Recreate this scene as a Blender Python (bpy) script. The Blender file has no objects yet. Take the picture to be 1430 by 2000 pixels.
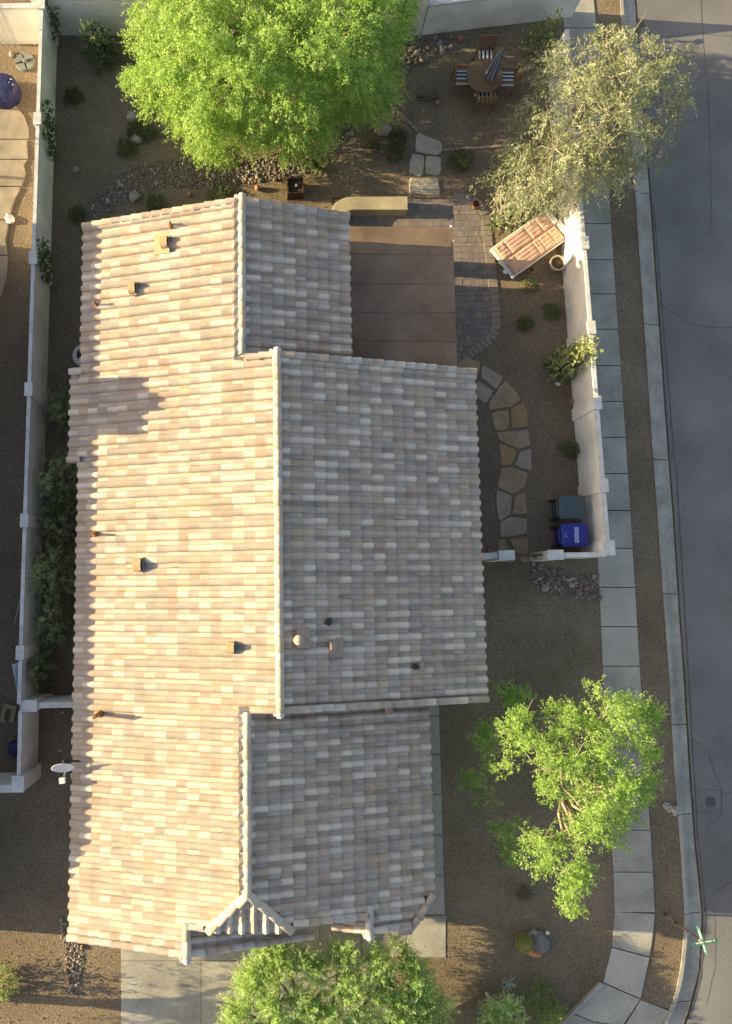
import bpy, math, random
import numpy as np
from mathutils import Matrix, Vector

# ------------------------------------------------------------------ camera, light, exposure
S = bpy.context.scene
CX, CY, F, TH, YAW, HC = 526.0, 1000.0, 1421.0, 0.1055, 0.0069, 23.0
cd = bpy.data.cameras.new('camera'); cam = bpy.data.objects.new('camera', cd)
S.collection.objects.link(cam); S.camera = cam
cam.location = (0, 0, HC); cam.rotation_euler = (TH, 0, -YAW)
cd.sensor_fit = 'VERTICAL'; cd.sensor_height = 24.0; cd.lens = F / 2000 * 24.0
cd.shift_x = (715 - CX) / 2000; cd.shift_y = 0.0
cd.clip_end = 2000
SUN_EL, SUN_DRIFT = math.radians(14.0), math.radians(4.5)
w = bpy.data.worlds.new('World'); S.world = w; w.use_nodes = True
nt = w.node_tree; nt.nodes.clear()
sky = nt.nodes.new('ShaderNodeTexSky'); sky.sky_type = 'NISHITA'; sky.sun_disc = False
sky.sun_elevation = SUN_EL; sky.sun_rotation = math.radians(270) + SUN_DRIFT
sky.air_density = 1.0; sky.dust_density = 2.0; sky.ozone_density = 1.0
bg = nt.nodes.new('ShaderNodeBackground'); bg.inputs['Strength'].default_value = 0.115
wo = nt.nodes.new('ShaderNodeOutputWorld')
nt.links.new(sky.outputs[0], bg.inputs[0]); nt.links.new(bg.outputs[0], wo.inputs[0])
sl = bpy.data.lights.new('sun', 'SUN'); sl.energy = 4.9; sl.angle = math.radians(0.3); sl.color = (1.0, 0.885, 0.54)
so = bpy.data.objects.new('sun', sl); S.collection.objects.link(so); so.location = (-30, 0, 20)
sd = Vector((math.cos(SUN_EL) * math.cos(SUN_DRIFT), -math.cos(SUN_EL) * math.sin(SUN_DRIFT), -math.sin(SUN_EL)))
so.rotation_euler = sd.to_track_quat('-Z', 'Y').to_euler()
vs = S.view_settings; vs.view_transform = 'Standard'; vs.look = 'None'; vs.gamma = 1.0; vs.use_curve_mapping = False
S.display_settings.display_device = 'sRGB'
vs.exposure = 1.5
vs.use_white_balance = True; vs.white_balance_temperature = 7600; vs.white_balance_tint = 14
S.cycles.max_bounces = 6; S.cycles.transparent_max_bounces = 4

# ------------------------------------------------------------------ helpers
R = random.Random(7); NR = np.random.default_rng(11)
COL = S.collection
ct, st, cy_, sy_ = math.cos(TH), math.sin(TH), math.cos(YAW), math.sin(YAW)

def P(px, py, z=0.0):
    """point of the photograph (1430 x 2000) standing at height z"""
    dx, dy = (px - CX) / F, (CY - py) / F
    y1, z1 = dy * ct + st, dy * st - ct
    t = (HC - z) / (-z1)
    X, Y = dx * t, y1 * t
    return Vector((X * cy_ + Y * sy_, -X * sy_ + Y * cy_, z))

def PA(px, py, z):
    dx, dy = (px - CX) / F, (CY - py) / F
    y1, z1 = dy * ct + st, dy * st - ct
    t = (HC - z) / (-z1)
    X, Y = dx * t, y1 * t
    return np.stack([X * cy_ + Y * sy_, -X * sy_ + Y * cy_, z + 0 * X], -1)

def tag(o, label=None, cat=None, group=None, kind=None):
    if label: o['label'] = label
    if cat: o['category'] = cat
    if group: o['group'] = group
    if kind: o['kind'] = kind
    return o

def empty(name, loc=(0, 0, 0), rz=0.0, label=None, cat=None, group=None, kind=None):
    o = bpy.data.objects.new(name, None); COL.objects.link(o)
    o.empty_display_size = 0.2
    o.location = loc; o.rotation_euler = (0, 0, rz)
    return tag(o, label, cat, group, kind)

def link(name, me, parent=None, matrix=None):
    o = bpy.data.objects.new(name, me); COL.objects.link(o)
    if parent is not None: o.parent = parent
    if matrix is not None: o.matrix_local = matrix
    return o

def copy_tree(o, parent=None):
    c = o.copy(); COL.objects.link(c)
    if parent is not None: c.parent = parent
    for ch in list(o.children): copy_tree(ch, c)
    return c

class MB:
    """collects shapes and links them as one mesh object"""
    def __init__(s): s.v = []; s.f = []; s.m = []; s.mi = 0
    def add(s, vs_, fs, mi=None):
        n = len(s.v); s.v += [tuple(v) for v in vs_]
        for f in fs: s.f.append([i + n for i in f]); s.m.append(s.mi if mi is None else mi)
    def box(s, c, d, rz=0.0, mi=None, taper=1.0, M=None):
        x, y, z = d[0] / 2, d[1] / 2, d[2] / 2; q = []
        for sz in (-1, 1):
            t = taper if sz > 0 else 1.0
            for sx, sy in ((-1, -1), (1, -1), (1, 1), (-1, 1)):
                p = Vector((sx * x * t, sy * y * t, sz * z))
                if M is not None: p = M @ p
                elif rz: p = Matrix.Rotation(rz, 3, 'Z') @ p
                q.append(p + Vector(c))
        s.add(q, [(3, 2, 1, 0), (4, 5, 6, 7), (0, 1, 5, 4), (1, 2, 6, 5), (2, 3, 7, 6), (3, 0, 4, 7)], mi)
    def prism(s, poly, z0, z1, mi=None, inset=0.0):
        """poly: xy list, counter clockwise or not; z1 top. inset gives a worn (chamfered) upper edge"""
        pts = [Vector((p[0], p[1])) for p in poly]
        if sum(a.x * b.y - b.x * a.y for a, b in zip(pts, pts[1:] + pts[:1])) < 0: pts.reverse()
        n = len(pts); c = sum(pts, Vector((0, 0))) / n
        rings = [[(p.x, p.y, z0) for p in pts]]
        if inset:
            rings.append([(p.x, p.y, z1 - inset) for p in pts])
            rings.append([((p + (c - p).normalized() * inset).x, (p + (c - p).normalized() * inset).y, z1) for p in pts])
        else: rings.append([(p.x, p.y, z1) for p in pts])
        V = [v for r in rings for v in r]; fs = [tuple(range(n - 1, -1, -1)), tuple((len(rings) - 1) * n + i for i in range(n))]
        for k in range(len(rings) - 1):
            for i in range(n):
                j = (i + 1) % n; fs.append((k * n + i, k * n + j, (k + 1) * n + j, (k + 1) * n + i))
        s.add(V, fs, mi)
    def tube(s, pts, rad, n=8, mi=None, cap=True):
        pts = [Vector(p) for p in pts]
        if not hasattr(rad, '__len__'): rad = [rad] * len(pts)
        V = []; up = Vector((0.3, 0.2, 1))
        for i, p in enumerate(pts):
            d = (pts[min(i + 1, len(pts) - 1)] - pts[max(i - 1, 0)]).normalized()
            a = d.cross(Vector((1, 0, 0)) if abs(d.x) < .9 else Vector((0, 1, 0))).normalized(); b = d.cross(a)
            for k in range(n):
                t = 2 * math.pi * k / n
                V.append(p + (a * math.cos(t) + b * math.sin(t)) * rad[i])
        fs = []
        for i in range(len(pts) - 1):
            for k in range(n):
                j = (k + 1) % n
                fs.append((i * n + k, i * n + j, (i + 1) * n + j, (i + 1) * n + k))
        if cap: fs += [tuple(range(n - 1, -1, -1)), tuple((len(pts) - 1) * n + k for k in range(n))]
        s.add(V, fs, mi)
    def lathe(s, prof, c=(0, 0, 0), n=16, mi=None, M=None, ripple=0.0, nr=0):
        """prof: list of (r, z)"""
        V = []; fs = []
        for r, z in prof:
            for k in range(n):
                t = 2 * math.pi * k / n; rr = r * (1 + (ripple * math.cos(nr * t) if nr else 0))
                p = Vector((rr * math.cos(t), rr * math.sin(t), z))
                if M is not None: p = M @ p
                V.append(p + Vector(c))
        for i in range(len(prof) - 1):
            for k in range(n):
                j = (k + 1) % n; fs.append((i * n + k, i * n + j, (i + 1) * n + j, (i + 1) * n + k))
        fs += [tuple(range(n - 1, -1, -1)), tuple((len(prof) - 1) * n + k for k in range(n))]
        s.add(V, fs, mi)
    def mesh(s, name, mats, smooth=False):
        me = bpy.data.meshes.new(name); me.from_pydata(s.v, [], s.f)
        for m in (mats if isinstance(mats, (list, tuple)) else [mats]): me.materials.append(m)
        me.polygons.foreach_set('material_index', s.m)
        if smooth: me.polygons.foreach_set('use_smooth', [True] * len(s.f))
        me.update(); return me
    def build(s, name, mats, parent=None, smooth=False, matrix=None):
        o = link(name, s.mesh(name, mats, smooth), parent, matrix)
        if parent is not None and matrix is None and parent.type == 'EMPTY' and parent.get('_world'):
            o.matrix_parent_inverse = Matrix.Translation(-Vector(parent.location))
        return o

def wempty(name, loc, **k):
    """an Empty whose children are given in place coordinates"""
    o = empty(name, loc, 0, **k); o['_world'] = 1; return o

def quads(name, v, mi, mats, parent=None, smooth=False):
    """fast mesh of loose quads; v (n,4,3)"""
    n = len(v); me = bpy.data.meshes.new(name)
    me.vertices.add(n * 4); me.vertices.foreach_set('co', np.ascontiguousarray(v, dtype=np.float32).ravel())
    me.loops.add(n * 4); me.loops.foreach_set('vertex_index', np.arange(n * 4, dtype=np.int32))
    me.polygons.add(n); me.polygons.foreach_set('loop_start', np.arange(0, n * 4, 4, dtype=np.int32))
    try: me.polygons.foreach_set('loop_total', np.full(n, 4, dtype=np.int32))
    except Exception: pass
    for m in mats: me.materials.append(m)
    me.polygons.foreach_set('material_index', np.asarray(mi, dtype=np.int32))
    me.update(calc_edges=True); me.validate()
    o = link(name, me, parent)
    if parent is not None and parent.get('_world'): o.matrix_parent_inverse = Matrix.Translation(-Vector(parent.location))
    return o

# ------------------------------------------------------------------ materials
def mat(name, c1, c2=None, scale=6.0, rough=0.85, bump=0.0, bscale=60.0, spec=0.3, stain=0.0, sscale=0.7, metal=0.0, vor=False, c3=None, stretch=None, bdist=0.02):
    m = bpy.data.materials.new(name); m.use_nodes = True; t = m.node_tree; N = t.nodes; L = t.links
    b = N['Principled BSDF']; b.inputs['Roughness'].default_value = rough; b.inputs['Metallic'].default_value = metal
    b.inputs['Specular IOR Level'].default_value = spec
    g = N.new('ShaderNodeNewGeometry'); src = g.outputs['Position']
    if stretch:
        mp = N.new('ShaderNodeMapping'); mp.inputs['Scale'].default_value = stretch; L.new(src, mp.inputs[0]); src = mp.outputs[0]
    c2 = c2 or tuple(x * 0.78 for x in c1)
    if vor:
        n = N.new('ShaderNodeTexVoronoi'); n.inputs['Scale'].default_value = scale
        L.new(src, n.inputs['Vector'])
        sp = N.new('ShaderNodeSeparateColor'); L.new(n.outputs['Color'], sp.inputs[0]); fac = sp.outputs[0]
    else:
        n = N.new('ShaderNodeTexNoise'); n.inputs['Scale'].default_value = scale; n.inputs['Detail'].default_value = 6; n.inputs['Roughness'].default_value = 0.65
        L.new(src, n.inputs['Vector']); fac = n.outputs[0]
    r = N.new('ShaderNodeValToRGB'); e = r.color_ramp.elements
    if vor: e[0].position, e[1].position = 0.05, 0.95
    else: e[0].position, e[1].position = 0.32, 0.68
    e[0].color = (*c2, 1); e[1].color = (*c1, 1)
    if c3: k = e.new(0.5); k.color = (*c3, 1)
    L.new(fac, r.inputs[0]); col = r.outputs[0]
    if stain:
        n2 = N.new('ShaderNodeTexNoise'); n2.inputs['Scale'].default_value = sscale; n2.inputs['Detail'].default_value = 5; n2.inputs['Roughness'].default_value = 0.6
        L.new(g.outputs['Position'], n2.inputs['Vector'])
        mr = N.new('ShaderNodeMapRange'); mr.inputs[1].default_value = 0.3; mr.inputs[2].default_value = 0.7; mr.inputs[3].default_value = 1 - stain; mr.inputs[4].default_value = 1 + stain * 0.5
        L.new(n2.outputs[0], mr.inputs[0])
        mx = N.new('ShaderNodeMix'); mx.data_type = 'RGBA'; mx.blend_type = 'MULTIPLY'; mx.inputs[0].default_value = 1.0
        L.new(col, mx.inputs[6]); L.new(mr.outputs[0], mx.inputs[7]); col = mx.outputs[2]
    L.new(col, b.inputs['Base Color'])
    if bump:
        if vor:
            nb = N.new('ShaderNodeTexVoronoi'); nb.inputs['Scale'].default_value = bscale; L.new(src, nb.inputs['Vector']); h = nb.outputs['Distance']
        else:
            nb = N.new('ShaderNodeTexNoise'); nb.inputs['Scale'].default_value = bscale; nb.inputs['Detail'].default_value = 4; L.new(src, nb.inputs['Vector']); h = nb.outputs[0]
        bp = N.new('ShaderNodeBump'); bp.inputs['Strength'].default_value = bump; bp.inputs['Distance'].default_value = bdist
        if vor: bp.invert = True
        L.new(h, bp.inputs['Height']); L.new(bp.outputs[0], b.inputs['Normal'])
    return m

def leaf_mat(name, c, c2, trans=0.35, tc=None, sc=2.2):
    m = bpy.data.materials.new(name); m.use_nodes = True; t = m.node_tree; N = t.nodes; L = t.links
    b = N['Principled BSDF']; b.inputs['Roughness'].default_value = 0.6; b.inputs['Specular IOR Level'].default_value = 0.25
    g = N.new('ShaderNodeNewGeometry'); n = N.new('ShaderNodeTexNoise'); n.inputs['Scale'].default_value = sc; n.inputs['Detail'].default_value = 4
    L.new(g.outputs['Position'], n.inputs['Vector'])
    r = N.new('ShaderNodeValToRGB'); e = r.color_ramp.elements; e[0].position, e[1].position = 0.35, 0.65
    e[0].color = (*c2, 1); e[1].color = (*c, 1); L.new(n.outputs[0], r.inputs[0]); L.new(r.outputs[0], b.inputs['Base Color'])
    tr = N.new('ShaderNodeBsdfTranslucent'); mx = N.new('ShaderNodeMixShader'); mx.inputs[0].default_value = trans
    tr.inputs[0].default_value = (*(tc or tuple(x * 1.3 for x in c)), 1)
    L.new(b.outputs[0], mx.inputs[1]); L.new(tr.outputs[0], mx.inputs[2]); L.new(mx.outputs[0], N['Material Output'].inputs[0])
    return m

M = {}
M['gravel'] = mat('gravel', (.32, .25, .18), (.145, .112, .082), 50, .95, .8, 45, .1, .3, .4, vor=True, c3=(.222, .172, .123), bdist=.03)
M['dirt'] = mat('dirt', (.25, .185, .125), (.15, .11, .075), 9, .95, .7, 45, .1, .3, .8, bdist=.03)
M['asphalt'] = mat('asphalt', (.235, .227, .222), (.13, .126, .126), 48, .9, .5, 60, .25, .32, .3, bdist=.01)
M['tar'] = mat('tar', (.105, .102, .102), (.075, .073, .074), 9, .7, 0, 1, .3)
M['concrete'] = mat('concrete', (0.404, 0.385, 0.339), (0.326, 0.310, 0.274), 14, .9, .25, 60, .2, .3, 1.0, bdist=.006)
M['concrete_b'] = mat('concrete_b', (0.373, 0.350, 0.307), (0.294, 0.277, 0.244), 10, .9, .25, 60, .2, .24, 1.3, bdist=.006)
M['concrete_c'] = mat('concrete_c', (0.436, 0.410, 0.358), (0.357, 0.337, 0.296), 18, .9, .25, 60, .2, .2, .6, bdist=.006)
M['kerb'] = mat('kerb_concrete', (0.378, 0.360, 0.321), (0.294, 0.280, 0.251), 12, .9, .25, 50, .2, .34, 1.4, bdist=.006)
M['stucco'] = mat('stucco', (.80, .775, .73), (.73, .705, .66), 16, .95, .6, 55, .1, .26, 1.0, bdist=.012)
M['stucco_cap'] = mat('stucco_cap', (.66, .65, .63), (.5, .505, .51), 5, .95, .5, 50, .1, .2, 2.0, bdist=.01)
M['house_wall'] = mat('house_wall', (.45, .37, .28), (.38, .31, .23), 10, .95, .5, 60, .1)
M['flag1'] = mat('flagstone_tan', (0.401, 0.291, 0.189), (0.288, 0.208, 0.137), 3.5, .9, .7, 14, .15, .18, 1.6, bdist=.02)
M['flag2'] = mat('flagstone_grey', (0.389, 0.322, 0.252), (0.294, 0.244, 0.189), 3.5, .9, .7, 14, .15, .15, 1.6, bdist=.02)
M['flag3'] = mat('flagstone_rust', (0.389, 0.255, 0.137), (0.283, 0.187, 0.110), 3.5, .9, .7, 14, .15, .15, 1.6, bdist=.02)
M['step'] = mat('step_stone', (.45, .40, .33), (.37, .33, .27), 4, .9, .6, 18, .15, .12, 1.8, bdist=.015)
M['neighbour_slab'] = mat('neighbour_slab', (.34, .29, .235), (.27, .23, .185), 4, .9, .6, 18, .15, .3, 1.2, bdist=.015)
M['paver1'] = mat('paver_grey', (.235, .205, .2), (.18, .155, .155), 12, .9, .4, 60, .15, bdist=.01)
M['paver2'] = mat('paver_plum', (.215, .175, .165), (.165, .135, .13), 12, .9, .4, 60, .15, bdist=.01)
M['paver3'] = mat('paver_tan', (.275, .225, .19), (.21, .175, .15), 12, .9, .4, 60, .15, bdist=.01)
M['banco'] = mat('banco_plaster', (.46, .39, .27), (.33, .29, .21), 2.2, .9, .4, 40, .15, .25, 1.2, bdist=.01)
M['rolled'] = mat('rolled_roofing', (.27, .19, .14), (.205, .145, .108), 20, .95, .6, 80, .1, .32, 1.1, bdist=.012)
M['fascia'] = mat('fascia', (.44, .33, .24), (.36, .27, .2), 6, .8)
M['terracotta'] = mat('terracotta', (.40, .2, .115), (.3, .15, .09), 7, .9)
M['wood'] = mat('teak', (.23, .135, .07), (.155, .088, .043), 5, .65, .3, 30, .3, .2, 2, stretch=(1, 6, 1), bdist=.006)
M['wood_dark'] = mat('dark_wood', (.2, .115, .06), (.14, .08, .045), 6, .7)
M['log'] = mat('weathered_log', (.17, .13, .1), (.09, .07, .055), 9, .95, .8, 30, .1)
M['bark'] = mat('bark', (.26, .2, .145), (.15, .115, .085), 12, .95, .8, 30, .1)
M['bark_pale'] = mat('bark_pale', (.38, .32, .25), (.24, .2, .16), 12, .95, .6, 30, .1)
M['navy'] = mat('navy_fabric', (.022, .032, .062), (.016, .024, .05), 30, .9)
M['white_fabric'] = mat('white_fabric', (.62, .63, .63), (.55, .56, .57), 30, .9)
M['canopy_blue'] = mat('canopy_blue', (.10, .125, .22), (.075, .095, .18), 9, .9)
M['canopy_grey'] = mat('canopy_grey', (.30, .33, .36), (.22, .25, .28), 9, .9)
M['pink'] = mat('salmon_cushion', (.56, .36, .285), (.48, .295, .225), 5, .9, .5, 22, .15, .14, 3, bdist=.015)
M['pvc'] = mat('white_pvc', (.72, .72, .70), (.66, .66, .645), 6, .45, 0, 1, .4)
M['bin_green'] = mat('bin_green_plastic', (.06, .088, .10), (.052, .076, .088), 6, .5, 0, 1, .4)
M['bin_blue'] = mat('bin_blue_plastic', (.025, .033, .26), (.022, .028, .22), 6, .42, 0, 1, .4)
M['bin_dark'] = mat('bin_black', (.02, .02, .021), (.015, .015, .016), 6, .6)
M['sticker'] = mat('sticker', (.34, .47, .72), (.26, .38, .65), 22, .5)
M['mark'] = mat('lid_mark', (.5, .52, .72), (.44, .46, .66), 22, .5)
M['silver'] = mat('silver_paint', (.47, .47, .48), (.3, .3, .31), 12, .45, .2, 30, .5, .2, 6)
M['steel'] = mat('dark_steel', (.05, .045, .042), (.035, .03, .028), 8, .6, metal=.3)
M['sign_green'] = mat('sign_green', (.05, .19, .15), (.04, .155, .12), 9, .4, 0, 1, .5)
M['sign_white'] = mat('sign_white', (.75, .78, .76), (.7, .73, .71), 9, .4)
M['galv'] = mat('galvanised', (.42, .43, .43), (.33, .34, .34), 20, .5, metal=.4)
M['dish'] = mat('dish_paint', (.66, .67, .68), (.6, .61, .62), 10, .5)
M['vent_paint'] = mat('vent_paint', (.44, .33, .21), (.36, .26, .165), 14, .8, .3, 40, .2)
M['rust'] = mat('rusty_pipe', (.30, .165, .075), (.17, .09, .05), 16, .85)
M['flash'] = mat('painted_flashing', (.38, .28, .225), (.31, .23, .185), 10, .85)
M['grout'] = mat('mortar', (.5, .47, .42), (.42, .39, .35), 12, .95)
M['ac'] = mat('ac_cabinet', (.42, .37, .36), (.37, .325, .315), 9, .6)
M['stone1'] = mat('river_stone_grey', (.25, .21, .19), (.18, .15, .138), 12, .9, .4, 40, .2)
M['stone2'] = mat('river_stone_pink', (.25, .18, .145), (.165, .12, .095), 12, .9, .4, 40, .2)
M['stone3'] = mat('river_stone_dark', (.19, .15, .13), (.135, .108, .095), 12, .9, .4, 40, .2)
M['stone4'] = mat('river_stone_pale', (.36, .315, .28), (.28, .245, .215), 12, .9, .4, 40, .2)
M['boulder'] = mat('boulder', (.37, .32, .275), (.24, .205, .175), 5, .95, .8, 18, .15, .2, 3)
M['boulder_or'] = mat('orange_rock', (.5, .26, .13), (.36, .18, .1), 6, .95, .8, 18, .15)
M['slabrock'] = mat('grey_slate_rock', (.22, .205, .2), (.14, .13, .13), 6, .95, .9, 16, .15)
M['navycover'] = mat('navy_vinyl', (.018, .022, .095), (.013, .016, .07), 6, .5, .5, 8, .4, bdist=.05)
M['base_grey'] = mat('grey_resin', (.2, .225, .215), (.15, .165, .16), 7, .8, .3, 20, .2)
M['pallet'] = mat('raw_timber', (.36, .27, .18), (.27, .2, .13), 8, .9)
M['white_rag'] = mat('white_cloth', (.72, .7, .67), (.6, .58, .56), 10, .9)
M['bluegreen_pvc'] = mat('pale_pvc', (.55, .57, .68), (.48, .5, .6), 10, .6)
M['brick_red'] = mat('red_clay', (.07, .036, .03), (.05, .025, .02), 14, .9)
M['edging'] = mat('edging_brick', (.30, .225, .2), (.22, .165, .145), 14, .9)
M['hoop'] = mat('pot_rim', (.40, .34, .28), (.32, .27, .22), 12, .9)
M['pot_dark'] = mat('dark_pot', (.15, .12, .1), (.1, .08, .07), 12, .9)
M['soil'] = mat('potting_soil', (.06, .045, .032), (.035, .027, .02), 30, .95)
M['cactus'] = mat('cactus_skin', (.16, .19, .05), (.11, .14, .035), 16, .8)
M['spine'] = mat('cactus_spines', (.5, .42, .14), (.42, .34, .1), 16, .8)
M['agave'] = mat('agave_leaf', (.30, .36, .29), (.22, .28, .22), 8, .7)
# tile tones: grey, rose tan, pale, warm grey, brown, blue grey
def tile_mat(name, c):
    """fired tile: body colour with a pale slip whose strength is stored on the tile itself"""
    m = mat(name, tuple(q * 1.1 for q in c), tuple(q * .88 for q in c), 5.5, .85, .4, 45, .2, .2, 1.6, stretch=(.35, 2.6, .4))
    t = m.node_tree; N = t.nodes; L = t.links; b = N['Principled BSDF']; src = b.inputs['Base Color'].links[0].from_socket
    a = N.new('ShaderNodeAttribute'); a.attribute_name = 'slip'; x = N.new('ShaderNodeMix'); x.data_type = 'RGBA'
    L.new(a.outputs['Fac'], x.inputs[0]); L.new(src, x.inputs[6]); x.inputs[7].default_value = (.58, .52, .455, 1); L.new(x.outputs[2], b.inputs['Base Color'])
    return m
TILE = [tile_mat('tile_grey', (0.385, 0.332, 0.292)), tile_mat('tile_tan', (0.420, 0.335, 0.261)), tile_mat('tile_mauve', (0.398, 0.326, 0.282)),
        tile_mat('tile_brown', (0.392, 0.310, 0.253)), tile_mat('tile_sand', (0.411, 0.341, 0.279)), tile_mat('tile_slate', (0.373, 0.326, 0.292))]
CAPM = [mat('cap_cream', (.60, .53, .44), (.50, .44, .37), 7, .85, .3, 40, .2, .15, 2), mat('cap_grey', (.48, .455, .43), (.40, .38, .36), 7, .85, .3, 40, .2, .15, 2), mat('cap_tan', (.54, .44, .34), (.46, .37, .29), 7, .85, .3, 40, .2, .15, 2)]
TW = [.27, .16, .18, .13, .12, .14]
def tone(): return R.choices(range(6), TW)[0]
CAP = CAPM
lime = [leaf_mat('leaf_lime_a', (0.291, 0.441, 0.132), (0.212, 0.353, 0.093), .5, (0.463, 0.686, 0.168)), leaf_mat('leaf_lime_b', (0.383, 0.510, 0.207), (0.282, 0.412, 0.150), .5, (0.564, 0.745, 0.244)), leaf_mat('leaf_lime_c', (0.181, 0.304, 0.084), (0.131, 0.230, 0.066), .45, (0.302, 0.490, 0.112))]
olive = [leaf_mat('leaf_olive_a', (.30, .335, .185), (.22, .25, .135), .4), leaf_mat('leaf_olive_b', (.44, .46, .30), (.33, .35, .22), .4), leaf_mat('leaf_olive_c', (.18, .215, .105), (.13, .16, .075), .35)]
fresh = [leaf_mat('leaf_fresh_a', (0.368, 0.550, 0.229), (0.270, 0.431, 0.161), .5, (0.589, 0.800, 0.275)), leaf_mat('leaf_fresh_b', (0.490, 0.622, 0.344), (0.368, 0.503, 0.253), .5, (0.712, 0.800, 0.412)), leaf_mat('leaf_fresh_c', (0.221, 0.323, 0.091), (0.148, 0.239, 0.067), .45, (0.368, 0.503, 0.113))]
dark = [leaf_mat('leaf_dark_a', (.085, .125, .045), (.055, .085, .03), .25), leaf_mat('leaf_dark_b', (.12, .165, .06), (.08, .115, .04), .25)]
mid = [leaf_mat('leaf_mid_a', (.16, .22, .085), (.11, .155, .06), .3), leaf_mat('leaf_mid_b', (.29, .34, .18), (.21, .26, .13), .35)]
pale = [leaf_mat('leaf_pale_a', (.38, .40, .15), (.26, .30, .09), .3), leaf_mat('leaf_pale_b', (.46, .45, .22), (.34, .36, .14), .3)]

# ------------------------------------------------------------------ ground, road, pavements
g = MB(); g.prism([(-400, -400), (400, -400), (400, 400), (-400, 400)], -1.0, -0.16); tag(g.build('ground', M['dirt']), kind='structure')
SW_R = [(1108, -230), (1140, -120), (1160, 0), (1167, 74), (1178, 220), (1189, 376), (1193, 437), (1207, 643), (1222, 860), (1231, 1000), (1243, 1200), (1250, 1315), (1261, 1500), (1272, 1650), (1276, 1718), (1278.5, 1783), (1273, 1842), (1268, 1869)]
SW_L = [(1066, -230), (1096, -120), (1118, 0), (1128, 74), (1138, 220), (1147, 376), (1151, 437), (1131, 643), (1143, 860), (1155, 1000), (1173, 1200), (1177.5, 1315), (1186, 1500), (1195, 1650), (1199.5, 1718), (1201, 1779), (1198, 1829), (1195.5, 1850)]
KB_L = [(1160, -230), (1190, -120), (1212, 0), (1216, 74), (1228, 220), (1240.5, 376), (1258, 632), (1276, 897), (1283.6, 1000), (1298, 1200), (1307, 1315), (1316.5, 1500), (1329, 1650), (1334, 1735), (1337.5, 1786), (1336, 1829), (1330, 1889), (1319, 1944), (1308, 1972), (1290, 2010), (1255, 2070), (1200, 2120)]
KB_R = [(1190, -230), (1221, -120), (1244, 0), (1249, 74), (1260, 220), (1272, 376), (1290, 632), (1309, 897), (1317, 1000), (1330, 1200), (1338.5, 1315), (1349.5, 1500), (1360, 1650), (1368, 1718), (1374.5, 1786), (1373, 1850), (1368, 1906), (1357, 1949), (1345, 1991), (1325, 2040), (1290, 2100), (1230, 2160)]
def W(l, z=0.0): return [P(a, b, z) for a, b in l]
def at_y(l, y):
    for (a, b), (c, d) in zip(l, l[1:]):
        if b <= y <= d: return a + (c - a) * (y - b) / (d - b)
    return l[0][0] if y < l[0][1] else l[-1][0]
# left edge of the pavement runs parallel to its right edge (most of it stands behind the wall)
SW_L = [(at_y(SW_R, y) - (at_y(SW_R, 1200) - 1173) * (0.9 + 0.1 * (y - 0) / 1200), y) if y < 1180 else (x, y) for x, y in SW_L]
kr = W(KB_R, -.12)
g = MB(); far = [(260, kr[-1].y - 60), (260, 300), (kr[0].x - 60, 300)]
g.prism([(p.x, p.y) for p in kr] + [(kr[-1].x - 120, kr[-1].y - 8), (kr[-1].x - 120, kr[-1].y - 60), (260, kr[-1].y - 60), (260, 200), (kr[0].x - 6, 200)], -.155, -.12)
road = tag(g.build('road', M['asphalt']), kind='structure')
# gravel yard: everything west of the pavement, to the bottom corner kerb
sl_ = W(SW_L)
yard_edge = [(p.x, p.y) for p in sl_] + [(p.x, p.y) for p in W([(1176, 1919), (1095, 2000), (1040, 2060), (900, 2120)])]
g = MB(); g.prism([(sl_[0].x - 9, 120), (sl_[0].x - 6, 60)] + yard_edge + [(yard_edge[-1][0] - 8, yard_edge[-1][1] - 1), (-60, yard_edge[-1][1] - 1), (-60, 120)], -.15, 0.0)
tag(g.build('gravel_yard', M['gravel']), kind='structure')
# strip of gravel between pavement and kerb
g = MB(); a = W(SW_R + [(1252, 1953)]); b = W([q for q in KB_L if q[1] < 1980])
g.prism([(p.x, p.y) for p in a] + [(p.x, p.y) for p in reversed(b)], -.15, -.012)
tag(g.build('gravel_verge', M['gravel']), kind='structure')
# pavement slabs
sw = tag(wempty('sidewalk', P(1220, 900)), kind='structure')
ys = [-225, -150, -80, -14, 55, 122, 187, 250, 312, 374, 437, 507, 574, 643, 714, 784, 854, 925, 997, 1071, 1147, 1224, 1301, 1379, 1459, 1540, 1621, 1703, 1782]
for y0, y1 in zip(ys, ys[1:]):
    q = W([(at_y(SW_L, y0) + 0, y0 + .7), (at_y(SW_R, y0), y0 + 1.0), (at_y(SW_R, y1), y1 - .6), (at_y(SW_L, y1), y1 - .9)])
    g = MB(); g.prism([(p.x, p.y) for p in q], -.14, .018 + R.uniform(-.004, .004), inset=.006); g.build('slab', M[R.choice(('concrete', 'concrete', 'concrete_b', 'concrete_c'))], sw)
for poly in ([(1201, 1781), (1278.5, 1785), (1273, 1842), (1268, 1868), (1196, 1849)], [(1195.5, 1851), (1268, 1870.5), (1251, 1950), (1178.5, 1918)],
             [(1178, 1920), (1250, 1952), (1216, 2002), (1160, 1995), (1120, 1978)], [(1119, 1980), (1160, 1996.5), (1215, 2004), (1180, 2070), (1050, 2070)],
             [(1252, 1953), (1306, 1974), (1288, 2010), (1252, 2068), (1183, 2070)]):
    g = MB(); g.prism([(p.x, p.y) for p in W(poly)], -.14, .016, inset=.006); g.build('slab', M[R.choice(('concrete', 'concrete', 'concrete_b', 'concrete_c'))], sw)
g = MB(); g.prism([(p.x, p.y) for p in W([(1169, 1918), (1177, 1919.5), (1117, 1979), (1050, 2055), (1034, 2055)])], -.14, .11, inset=.02)
tag(g.build('corner_kerb', M['kerb']), kind='structure')
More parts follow.
